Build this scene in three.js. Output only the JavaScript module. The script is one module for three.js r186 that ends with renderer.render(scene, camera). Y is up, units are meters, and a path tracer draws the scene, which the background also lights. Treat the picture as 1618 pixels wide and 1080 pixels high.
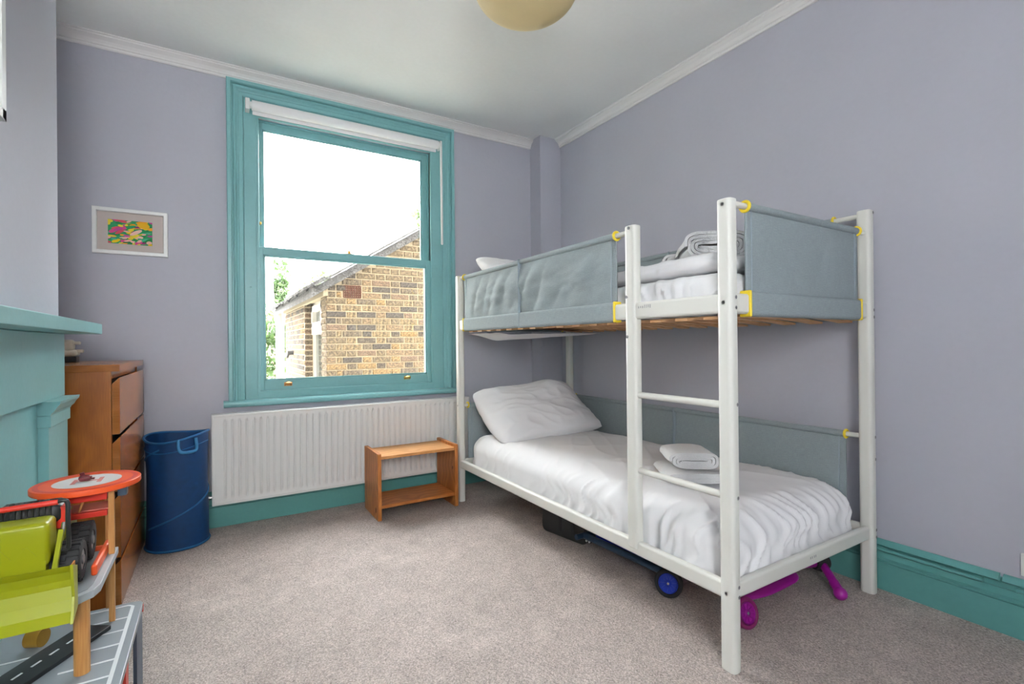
import * as THREE from 'three';
import { RoundedBoxGeometry } from 'three/addons/geometries/RoundedBoxGeometry.js';
import { mergeGeometries, mergeVertices, toCreasedNormals } from 'three/addons/utils/BufferGeometryUtils.js';
import { ImprovedNoise } from 'three/addons/math/ImprovedNoise.js';
import { RectAreaLightUniformsLib } from 'three/addons/lights/RectAreaLightUniformsLib.js';

// ---------------------------------------------------------------- camera, sky, light, exposure
const renderer = new THREE.WebGLRenderer({ antialias: true });
renderer.toneMapping = THREE.LinearToneMapping;
renderer.toneMappingExposure = 1.32;
renderer.shadowMap.enabled = true;
const scene = new THREE.Scene();
const F_PX = 775.84, YAW = 0.5454, PITCH = 0.0018, ROLL = -0.0097;
const camera = new THREE.PerspectiveCamera(2 * Math.atan(540 / F_PX) * 180 / Math.PI, 1618 / 1080, 0.02, 200);
{
  const f = new THREE.Vector3(Math.sin(YAW) * Math.cos(PITCH), Math.sin(PITCH), -Math.cos(YAW) * Math.cos(PITCH));
  const r0 = new THREE.Vector3(Math.cos(YAW), 0, Math.sin(YAW)), u0 = new THREE.Vector3().crossVectors(r0, f);
  const r = r0.clone().multiplyScalar(Math.cos(ROLL)).addScaledVector(u0, Math.sin(ROLL));
  const u = u0.clone().multiplyScalar(Math.cos(ROLL)).addScaledVector(r0, -Math.sin(ROLL));
  camera.quaternion.setFromRotationMatrix(new THREE.Matrix4().makeBasis(r, u, f.clone().negate()));
  camera.position.set(0, 1.08, 0);
}
scene.add(camera);
// bright overcast sky, the same in every direction
scene.background = new THREE.Color().setRGB(0.97, 0.99, 1.0);
scene.backgroundIntensity = 19;
RectAreaLightUniformsLib.init();
// daylight panel out of view behind the camera, lights the surfaces that face it (window_2)
const unseenRearLight = new THREE.RectAreaLight(new THREE.Color().setRGB(1.0, 0.985, 0.96), 8.0, 0.9, 0.85);
unseenRearLight.name = 'unseen_rear_light';
unseenRearLight.position.set(-0.275, 1.7, 1.06);
unseenRearLight.lookAt(-0.275, 1.7, -5);
scene.add(unseenRearLight);

// ---------------------------------------------------------------- helpers
const ZB = -3.4356, XR = 2.4825, XL = -0.83, XC = -0.507, ZF = 1.1, HCEIL = 2.765;
let seed = 7;
const rnd = () => { seed = (seed * 1664525 + 1013904223) >>> 0; return seed / 4294967296; };
const rr = (a, b) => a + (b - a) * rnd();
const perlin = new ImprovedNoise();
const noise = (x, y = 0, z = 0) => perlin.noise(x + 31.7, y + 17.3, z + 9.1);
const fbm = (x, y = 0, z = 0, o = 4) => { let s = 0, a = 0.5; for (let i = 0; i < o; i++) { s += a * noise(x, y, z); x *= 2.03; y *= 2.03; z *= 2.03; a *= 0.5; } return s; };
const clamp = (v, a = 0, b = 1) => Math.min(b, Math.max(a, v));
const smooth = (a, b, v) => { const t = clamp((v - a) / (b - a)); return t * t * (3 - 2 * t); };
const V = (x, y, z) => new THREE.Vector3(x, y, z);

function tex(w, h, fn, srgb = true, repeat = [1, 1]) {           // fn(u, v) -> [r,g,b] in 0..1
  const d = new Uint8Array(w * h * 4);
  for (let j = 0; j < h; j++) for (let i = 0; i < w; i++) {
    const c = fn(i / w, j / h), k = (j * w + i) * 4;
    d[k] = clamp(c[0]) * 255; d[k + 1] = clamp(c[1]) * 255; d[k + 2] = clamp(c[2]) * 255; d[k + 3] = 255;
  }
  const t = new THREE.DataTexture(d, w, h);
  t.wrapS = t.wrapT = THREE.RepeatWrapping; t.magFilter = THREE.LinearFilter; t.minFilter = THREE.LinearMipmapLinearFilter; t.generateMipmaps = true;
  if (srgb) t.colorSpace = THREE.SRGBColorSpace;
  t.repeat.set(...repeat); t.needsUpdate = true;
  return t;
}
const tnoise = (u, v, f, s = 0) => {                              // tileable noise
  const a = noise(u * f, v * f, s), b = noise((u - 1) * f, v * f, s), c = noise(u * f, (v - 1) * f, s), d = noise((u - 1) * f, (v - 1) * f, s);
  return a * (1 - u) * (1 - v) + b * u * (1 - v) + c * (1 - u) * v + d * u * v;
};
const grey = (v) => [v, v, v];
function std(o) { const m = new THREE.MeshStandardMaterial(o); return m; }
function phys(o) { return new THREE.MeshPhysicalMaterial(o); }
const lin = (r, g, b) => new THREE.Color().setRGB(r, g, b);

// uv in metres from the dominant axis of each triangle
function boxUV(g) {
  g = g.index ? g.toNonIndexed() : g;
  const p = g.attributes.position, n = p.count, uv = new Float32Array(n * 2);
  const a = V(), b = V(), c = V(), e = V(), f = V();
  for (let i = 0; i < n; i += 3) {
    a.fromBufferAttribute(p, i); b.fromBufferAttribute(p, i + 1); c.fromBufferAttribute(p, i + 2);
    e.subVectors(b, a).cross(f.subVectors(c, a));
    const x = Math.abs(e.x), y = Math.abs(e.y), z = Math.abs(e.z);
    [a, b, c].forEach((q, k) => {
      const w = x >= y && x >= z ? [q.z, q.y] : y >= z ? [q.x, q.z] : [q.x, q.y];
      uv[(i + k) * 2] = w[0]; uv[(i + k) * 2 + 1] = w[1];
    });
  }
  g.setAttribute('uv', new THREE.BufferAttribute(uv, 2));
  return g;
}
function clean(g) { g = g.index ? g.toNonIndexed() : g.clone(); for (const k of Object.keys(g.attributes)) if (!['position', 'normal', 'uv'].includes(k)) g.deleteAttribute(k); if (!g.attributes.normal) g.computeVertexNormals(); if (!g.attributes.uv) g.setAttribute('uv', new THREE.BufferAttribute(new Float32Array(g.attributes.position.count * 2), 2)); g.morphAttributes = {}; return g; }
const merge = (...l) => { const a = l.flat().map(clean); return a.length === 1 ? a[0] : mergeGeometries(a); };
// box from min / max corners
function bx(x0, x1, y0, y1, z0, z1, r = 0, s = 2) {
  const w = Math.abs(x1 - x0), h = Math.abs(y1 - y0), d = Math.abs(z1 - z0);
  const g = r ? new RoundedBoxGeometry(w, h, d, s, Math.min(r, w / 2 - 1e-4, h / 2 - 1e-4, d / 2 - 1e-4)) : new THREE.BoxGeometry(w, h, d);
  return g.translate((x0 + x1) / 2, (y0 + y1) / 2, (z0 + z1) / 2);
}
function rod(a, b, r, seg = 16, r2 = r) {
  const d = V().subVectors(b, a), g = new THREE.CylinderGeometry(r2, r, d.length(), seg);
  g.applyQuaternion(new THREE.Quaternion().setFromUnitVectors(V(0, 1, 0), d.clone().normalize()));
  return g.translate((a.x + b.x) / 2, (a.y + b.y) / 2, (a.z + b.z) / 2);
}
function tube(pts, r, seg = 40, rs = 10, closed = false) { return new THREE.TubeGeometry(new THREE.CatmullRomCurve3(pts, closed, 'catmullrom', 0.5), seg, r, rs, closed); }
const lathe = (pts, seg = 32) => new THREE.LatheGeometry(pts.map(([x, y]) => new THREE.Vector2(x, y)), seg);
// prism of profile [p0, p1] (axes U, W) from A to B; kA, kB mitre the ends along p0
function prism(pts, A, B, U, W, kA = 0, kB = 0) {
  const dir = V().subVectors(B, A).normalize(), n = pts.length, pos = [];
  const at = (P, k, q) => P.clone().addScaledVector(U, q[0]).addScaledVector(W, q[1]).addScaledVector(dir, k * q[0]);
  const a = pts.map((q) => at(A, kA, q)), b = pts.map((q) => at(B, kB, q));
  let area = 0; for (let i = 0; i < n; i++) { const q = pts[i], w = pts[(i + 1) % n]; area += q[0] * w[1] - w[0] * q[1]; }
  const flip = (area > 0 ? 1 : -1) * Math.sign(V().crossVectors(U, W).dot(dir)) < 0;
  const tri = (x, y, z) => { const l = flip ? [x, z, y] : [x, y, z]; for (const q of l) pos.push(q.x, q.y, q.z); };
  for (let i = 0; i < n; i++) { const j = (i + 1) % n; tri(a[i], a[j], b[j]); tri(a[i], b[j], b[i]); }
  for (const [i, j, k] of THREE.ShapeUtils.triangulateShape(pts.map((q) => new THREE.Vector2(...q)), [])) {
    const s = area > 0;
    if (s) { tri(a[i], a[k], a[j]); tri(b[i], b[j], b[k]); } else { tri(a[i], a[j], a[k]); tri(b[i], b[k], b[j]); }
  }
  const g = new THREE.BufferGeometry(); g.setAttribute('position', new THREE.Float32BufferAttribute(pos, 3));
  g.computeVertexNormals();
  return g;
}
// wall panel in a plane with rectangular holes: outline (u0,u1,v0,v1), holes list, extruded by t
function holed(u0, u1, v0, v1, holes, t) {
  const s = new THREE.Shape([[u0, v0], [u1, v0], [u1, v1], [u0, v1]].map((p) => new THREE.Vector2(...p)));
  for (const [a, b, c, d] of holes) s.holes.push(new THREE.Path([[a, c], [a, d], [b, d], [b, c]].map((p) => new THREE.Vector2(...p))));
  return new THREE.ExtrudeGeometry(s, { depth: t, bevelEnabled: false });
}
function extr(pts, depth, bevel = 0, curve = 12) {
  const s = pts instanceof THREE.Shape ? pts : new THREE.Shape(pts.map((p) => new THREE.Vector2(...p)));
  return new THREE.ExtrudeGeometry(s, { depth, bevelEnabled: bevel > 0, bevelSize: bevel, bevelThickness: bevel, bevelSegments: 2, curveSegments: curve });
}
function rrect(x0, x1, y0, y1, r) {
  const s = new THREE.Shape();
  s.moveTo(x0 + r, y0); s.lineTo(x1 - r, y0); s.quadraticCurveTo(x1, y0, x1, y0 + r); s.lineTo(x1, y1 - r); s.quadraticCurveTo(x1, y1, x1 - r, y1);
  s.lineTo(x0 + r, y1); s.quadraticCurveTo(x0, y1, x0, y1 - r); s.lineTo(x0, y0 + r); s.quadraticCurveTo(x0, y0, x0 + r, y0);
  return s;
}
// a soft box: rounded, then pushed along its normal by disp(p, n)
function soft(x0, x1, y0, y1, z0, z1, r, [sx, sy, sz], disp, flat = false) {
  const w = x1 - x0, h = y1 - y0, d = z1 - z0;
  let g = new THREE.BoxGeometry(w, h, d, sx, sy, sz); g.deleteAttribute('uv'); g.deleteAttribute('normal'); g = mergeVertices(g, 1e-5);
  const p = g.attributes.position, q = V(), c = V(), n = V(), rx = Math.min(r[0], w / 2), ry = Math.min(r[1], h / 2), rz = Math.min(r[2], d / 2);
  for (let i = 0; i < p.count; i++) {
    q.fromBufferAttribute(p, i);
    c.set(clamp(q.x, -w / 2 + rx, w / 2 - rx), clamp(q.y, -h / 2 + ry, h / 2 - ry), clamp(q.z, -d / 2 + rz, d / 2 - rz));
    if (flat && q.y < 0) c.y = q.y;
    n.set((q.x - c.x) / rx, (q.y - c.y) / ry, (q.z - c.z) / rz);
    const m = Math.max(Math.abs(n.x), Math.abs(n.y), Math.abs(n.z), 1e-6), l = n.length() || 1;
    n.multiplyScalar(m / l);
    q.set(c.x + n.x * rx, c.y + n.y * ry, c.z + n.z * rz); n.normalize();
    q.add(V((x0 + x1) / 2, (y0 + y1) / 2, (z0 + z1) / 2));
    if (disp) q.addScaledVector(n, disp(q, n));
    p.setXYZ(i, q.x, q.y, q.z);
  }
  g.computeVertexNormals();
  return g;
}
const taken = {};
const numbered = (n) => { const k = taken[n] ?? 0; taken[n] = k + 1; return k ? n + '_' + String(k).padStart(3, '0') : n; };
function mk(name, geo, mat, parent) {
  const m = new THREE.Mesh(boxUV(clean(geo)), mat); m.name = name; m.castShadow = m.receiveShadow = true; parent.add(m); return m;
}
function thing(name, label, category, [x, y, z], group) {          // Group at the base; parts are given in world coordinates
  const o = new THREE.Group(); o.name = numbered(name); o.position.set(x, y, z); o.userData = { label, category }; if (group) o.userData.group = group; scene.add(o); return o;
}
function part(t, name, geo, mat, label) {                          // geo in world coordinates; t is a thing or a part of one
  let g = clean(geo); let o = V(); for (let q = t; q && q !== scene; q = q.parent) o.add(q.position);
  g = boxUV(g); g.translate(-o.x, -o.y, -o.z);
  const m = new THREE.Mesh(g, mat); m.name = name; m.castShadow = m.receiveShadow = true; t.add(m); if (label) m.userData.label = label; return m;
}
function local(t, name, geo, mat, label) { const m = mk(name, geo, mat, t); if (label) m.userData.label = label; return m; }
function struct(name, geo, mat, label, category) { const m = mk(name, geo, mat, scene); m.userData = { kind: 'structure', label, category }; return m; }
function structGroup(name, label, category, pos = [0, 0, 0]) { const o = new THREE.Group(); o.name = name; o.position.set(...pos); o.userData = { kind: 'structure', label, category }; scene.add(o); return o; }

// ---------------------------------------------------------------- materials
const wallBump = tex(256, 256, (u, v) => grey(0.5 + 0.35 * tnoise(u, v, 40) + 0.25 * tnoise(u, v, 14, 3)), false, [1.6, 1.6]);
const wallTone = (r, g, b) => tex(256, 256, (u, v) => { const k = 1 + 0.018 * tnoise(u, v, 5, 2) + 0.01 * tnoise(u, v, 60, 5); return [r * k, g * k, b * k]; }, true, [0.7, 0.7]);
const M = {};
M.wall = std({ map: wallTone(0.735, 0.738, 0.782), roughness: 0.72, bumpMap: wallBump, bumpScale: 0.0006 });
M.breast = M.wall;
M.ceiling = std({ map: wallTone(0.95, 0.955, 0.95), roughness: 0.85, bumpMap: wallBump, bumpScale: 0.0005 });
M.cornice = std({ color: lin(0.82, 0.81, 0.80), roughness: 0.6 });
const paintBump = tex(256, 256, (u, v) => grey(0.5 + 0.3 * tnoise(u, v, 24, 1) + 0.4 * tnoise(u, v, 7, 8)), false, [3, 3]);
M.teal = std({ map: (() => { const t = tex(256, 256, (u, v) => { const k = 1 + 0.03 * tnoise(u, v, 6, 4) + 0.02 * tnoise(u, v, 40, 6); return [0.515 * k, 0.725 * k, 0.735 * k]; }, true, [1.3, 1.3]); return t; })(), roughness: 0.33, bumpMap: paintBump, bumpScale: 0.0006 });
M.tealGreen = std({ map: tex(256, 256, (u, v) => { const k = 1 + 0.03 * tnoise(u, v, 6, 4) + 0.02 * tnoise(u, v, 40, 6); return [0.385 * k, 0.635 * k, 0.62 * k]; }, true, [1.3, 1.3]), roughness: 0.35, bumpMap: paintBump, bumpScale: 0.0003 });
M.carpet = (() => {
  const n = 512, val = new Float32Array(n * n);
  for (let i = 0; i < n * n; i++) val[i] = rnd();
  const sm = (i, j) => { let s = 0; for (let a = -1; a <= 1; a++) for (let b = -1; b <= 1; b++) s += val[((j + b + n) % n) * n + (i + a + n) % n] * (a || b ? 0.085 : 0.32); return s; };
  const c = tex(n, n, (u, v) => { const k = sm(Math.round(u * n), Math.round(v * n)), w = tnoise(u, v, 9, 3) * 0.06 + tnoise(u, v, 3, 6) * 0.05, q = 0.80 + (k - 0.5) * 0.62 + w; return [0.86 * q, 0.805 * q, 0.775 * q]; }, true, [1.25, 1.25]);
  const b = tex(n, n, (u, v) => grey(sm(Math.round(u * n), Math.round(v * n)) * 0.9 + 0.25 * tnoise(u, v, 12, 2)), false, [1.25, 1.25]);
  return std({ map: c, bumpMap: b, bumpScale: 0.006, roughness: 1 });
})();
M.white = std({ color: lin(0.74, 0.74, 0.69), roughness: 0.38 });            // bed frame enamel
M.radiator = std({ color: lin(0.78, 0.78, 0.77), roughness: 0.4 });
M.plasticWhite = std({ color: lin(0.82, 0.83, 0.82), roughness: 0.4 });
M.chrome = std({ color: lin(0.75, 0.75, 0.75), roughness: 0.25, metalness: 1 });
M.steel = std({ color: lin(0.30, 0.30, 0.31), roughness: 0.4, metalness: 0.8 });
M.brass = std({ color: lin(0.72, 0.45, 0.12), roughness: 0.32, metalness: 0.9 });
M.copper = std({ color: lin(0.70, 0.30, 0.10), roughness: 0.35, metalness: 0.8 });
const weave = tex(256, 256, (u, v) => grey(0.5 + 0.25 * Math.sin(u * Math.PI * 2 * 64) * Math.sin(v * Math.PI * 2 * 64) + 0.5 * tnoise(u, v, 60, 2)), false, [5, 5]);
M.fabric = std({ map: tex(512, 512, (u, v) => { const h = tnoise(u * 0.999, v, 90, 1) * 0.5 + noise(u * 12, v * 260, 4) * 0.5 + noise(u * 260, v * 14, 7) * 0.35, k = 1 + h * 0.13; return [0.575 * k, 0.62 * k, 0.632 * k]; }, true, [3, 3]), roughness: 0.95, bumpMap: weave, bumpScale: 0.0008 });
M.fabricSeam = std({ color: lin(0.30, 0.36, 0.40), roughness: 0.95, bumpMap: weave, bumpScale: 0.0006 });
M.yellow = std({ color: lin(0.82, 0.62, 0.03), roughness: 0.4 });
const linenBump = tex(256, 256, (u, v) => grey(0.5 + 0.3 * tnoise(u, v, 90, 2) + 0.2 * tnoise(u, v, 20, 5)), false, [4, 4]);
M.linen = std({ color: lin(0.83, 0.83, 0.845), roughness: 0.85, bumpMap: linenBump, bumpScale: 0.0006 });
const terry = tex(256, 256, () => grey(rnd()), false, [4, 4]);
M.towel = std({ color: lin(0.84, 0.84, 0.84), roughness: 1, bumpMap: terry, bumpScale: 0.003 });
function wood(base, dark, along, freq, rough, bumpS = 0.0004) {     // along: 0 grain runs along u, 1 along v
  const f = (u, v) => { const [a, b] = along ? [v, u] : [u, v]; const w = tnoise(u, v, 4, 11) * 0.5; return 0.5 + 0.5 * Math.sin((b * freq + w * 3 + tnoise(a * 0.999, b, 3, 5) * 2) * 6.283) * 0.5 + noise(a * 9, b * 180, 3) * 0.45; };
  const t = tex(512, 512, (u, v) => { const k = clamp(f(u, v)); return [0, 1, 2].map((i) => dark[i] + (base[i] - dark[i]) * k); }, true, [2, 2]);
  const b = tex(256, 256, (u, v) => grey(clamp(f(u, v))), false, [2, 2]);
  return std({ map: t, roughness: rough, bumpMap: b, bumpScale: bumpS });
}
M.pineV = wood([0.80, 0.52, 0.26], [0.66, 0.38, 0.16], 1, 9, 0.42);
M.pineH = wood([0.80, 0.52, 0.26], [0.66, 0.38, 0.16], 0, 9, 0.42);
M.pineTop = wood([0.86, 0.64, 0.40], [0.76, 0.52, 0.29], 0, 9, 0.4);  // paler tone for the top board of the low shelf
M.knot = std({ color: lin(0.10, 0.03, 0.012), roughness: 0.5 });
M.veneerV = wood([0.68, 0.39, 0.09], [0.58, 0.31, 0.05], 1, 5, 0.36, 0.0002);
M.veneerH = wood([0.68, 0.42, 0.20], [0.59, 0.35, 0.15], 0, 5, 0.2, 0.0002);
M.slat = wood([0.92, 0.74, 0.55], [0.82, 0.62, 0.43], 0, 8, 0.6);
M.toyWood = wood([0.80, 0.60, 0.36], [0.68, 0.46, 0.24], 1, 14, 0.45);
M.dark = std({ color: lin(0.012, 0.012, 0.013), roughness: 0.6 });
M.blackPlastic = std({ color: lin(0.018, 0.02, 0.021), roughness: 0.42 });
M.rubber = std({ color: lin(0.022, 0.023, 0.026), roughness: 0.75 });
M.blueMesh = std({ map: tex(256, 256, (u, v) => { const k = 0.92 + 0.10 * Math.sin(u * 6.283 * 80) * Math.sin(v * 6.283 * 80) + 0.10 * tnoise(u, v, 14, 2); return [0.0 * k, 0.25 * k, 0.47 * k]; }, true, [3, 3]), roughness: 0.6, side: THREE.DoubleSide });
M.blueTrim = std({ color: lin(0.012, 0.12, 0.32), roughness: 0.55 });
M.glass = phys({ color: lin(1, 1, 1), roughness: 0.0, transmission: 1, thickness: 0, ior: 1.5 });
M.lampShade = phys({ map: tex(128, 128, (u, v) => { const k = 1 + 0.03 * tnoise(u, v, 12, 3); return [0.90 * k, 0.83 * k, 0.64 * k]; }), roughness: 0.7, transmission: 0.25, thickness: 0, side: THREE.DoubleSide });
M.lime = std({ color: lin(0.32, 0.34, 0.008), roughness: 0.33, bumpMap: paintBump, bumpScale: 0.0006 });
M.red = std({ color: lin(0.66, 0.035, 0.02), roughness: 0.35 });
M.orange = std({ color: lin(0.83, 0.10, 0.02), roughness: 0.4 });
M.toyGrey = std({ color: lin(0.27, 0.31, 0.34), roughness: 0.35 });
M.toyEdge = std({ color: lin(0.42, 0.47, 0.50), roughness: 0.4 });
M.toyLine = std({ color: lin(0.70, 0.74, 0.76), roughness: 0.5 });
M.toyNavy = std({ color: lin(0.045, 0.08, 0.13), roughness: 0.4 });
M.road = std({ color: lin(0.014, 0.018, 0.022), roughness: 0.4 });
M.magenta = std({ color: lin(0.33, 0.008, 0.28), roughness: 0.42 });
M.magentaDark = std({ color: lin(0.20, 0.01, 0.10), roughness: 0.5 });
M.scooterBlue = std({ color: lin(0.012, 0.04, 0.42), roughness: 0.4 });
M.scooterNavy = std({ color: lin(0.012, 0.04, 0.085), roughness: 0.45 });
M.cream = std({ color: lin(0.62, 0.57, 0.46), roughness: 0.6 });
M.print = std({ color: lin(0.30, 0.30, 0.31), roughness: 0.5 });

// ================================================================ the room
// window opening in the back wall and the unseen one behind the camera
const OX0 = 0.232, OX1 = 1.398, OY0 = 0.782, OY1 = 2.515;
struct('floor', bx(XL - 0.1, XR + 0.1, -0.12, 0, ZB - 0.12, ZF + 0.12), M.carpet, 'beige-grey speckled carpet covering the whole floor', 'floor');
struct('ceiling', bx(XL - 0.1, XR + 0.1, HCEIL, HCEIL + 0.14, ZB - 0.12, ZF + 0.12), M.ceiling, 'plain white painted ceiling', 'ceiling');
struct('wall_back', holed(XL - 0.12, XR + 0.12, -0.02, HCEIL + 0.02, [[OX0 - 0.0, OX1, OY0, OY1]], 0.14).translate(0, 0, ZB - 0.14), M.wall, 'lavender-grey wall around the teal window', 'wall');
struct('wall_right', bx(XR, XR + 0.14, -0.02, HCEIL + 0.02, ZB - 0.1, ZF + 0.1), M.wall, 'lavender-grey wall behind the bunk bed', 'wall');
struct('wall_left', bx(XL - 0.14, XL, -0.02, HCEIL + 0.02, ZB - 0.1, ZF + 0.1), M.wall, 'lavender-grey alcove wall behind the chest of drawers', 'wall');
struct('wall_chimney', bx(XL - 0.02, XC, -0.01, HCEIL + 0.01, -2.5, -0.75), M.breast, 'lavender-grey chimney breast above the teal mantelpiece', 'wall');
const RW = [-0.75, 0.2, 1.25, 2.15];  // unseen opening, lets sky in from behind the camera
struct('wall_front', holed(XL - 0.12, XR + 0.12, -0.02, HCEIL + 0.02, [RW], 0.14).translate(0, 0, ZF), M.wall, 'lavender-grey wall with an unseen window, opposite the teal window', 'wall');
struct('wall_corner', bx(2.278, XR + 0.01, -0.01, HCEIL + 0.005, ZB - 0.01, -3.285), M.wall, 'boxed-in pipe casing painted lavender in the room corner', 'wall');

// cornice
const corn = [[0, 0], [0.010, 0], [0.013, 0.006], [0.013, 0.013], [0.019, 0.016], [0.021, 0.024], [0.030, 0.036], [0.046, 0.047], [0.050, 0.049], [0.050, 0.056], [0.058, 0.060], [0.058, 0.068], [0, 0.068]];
const HC = 2.7;
struct('trim_1', prism(corn, V(XL, HC, ZB), V(2.278, HC, ZB), V(0, 0, 1), V(0, 1, 0), 1, 0), M.cornice, 'white moulded cornice above the teal window', 'cornice');
struct('trim_2', prism(corn, V(XR, HC, -3.285), V(XR, HC, ZF), V(-1, 0, 0), V(0, 1, 0)), M.cornice, 'white moulded cornice along the wall above the bunk bed', 'cornice');
struct('trim_3', prism(corn, V(XL, HC, ZB), V(XL, HC, -2.5), V(1, 0, 0), V(0, 1, 0), 1, 0), M.cornice, 'white moulded cornice in the alcove above the chest of drawers', 'cornice');
// baseboards
const bbFlat = [[0, 0], [0.024, 0], [0.024, 0.118], [0.019, 0.120], [0.019, 0.125], [0.031, 0.127], [0.031, 0.132], [0.017, 0.137], [0.017, 0.162], [0.006, 0.1625], [0.010, 0.2], [0, 0.2]];
const bbBead1 = [[0.005, 0.166], [0.024, 0.166], [0.029, 0.170], [0.029, 0.175], [0.024, 0.179], [0.005, 0.180]];
const bbBead2 = [[0.005, 0.187], [0.019, 0.187], [0.024, 0.191], [0.019, 0.199], [0.012, 0.207], [0.004, 0.212], [0, 0.212], [0, 0.186]];
{
  const g = structGroup('baseboard_right', 'tall teal moulded skirting board, chipped towards the socket', 'baseboard', [XR, 0, -1.5]);
  const put = (n, p, z0, z1) => part(g, n, prism(p, V(XR, 0, z0), V(XR, 0, z1), V(-1, 0, 0), V(0, 1, 0)), M.tealGreen);
  put('board', bbFlat, -3.285, ZF); put('bead', bbBead1, -3.285, -0.665); put('bead', bbBead1, -0.575, ZF);
  put('cap_moulding', bbBead2, -3.285, -0.622); put('cap_moulding', bbBead2, -0.612, ZF);
}
{
  const g = structGroup('baseboard_back', 'plain teal skirting board under the white radiator', 'baseboard', [0.8, 0, ZB]);
  const put = (n, p) => part(g, n, prism(p, V(XL, 0, ZB), V(2.278, 0, ZB), V(0, 0, 1), V(0, 1, 0)), M.tealGreen);
  put('board', bbFlat); put('bead', bbBead1); put('cap_moulding', bbBead2);
}
struct('baseboard_left', prism(bbFlat, V(XL, 0, ZB), V(XL, 0, -2.5), V(1, 0, 0), V(0, 1, 0)), M.tealGreen, 'teal skirting board in the alcove', 'baseboard');
struct('baseboard_front', prism(bbFlat, V(XL, 0, ZF), V(XR, 0, ZF), V(0, 0, -1), V(0, 1, 0)), M.tealGreen, 'teal skirting board under the unseen window opposite the teal one', 'baseboard');

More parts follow.
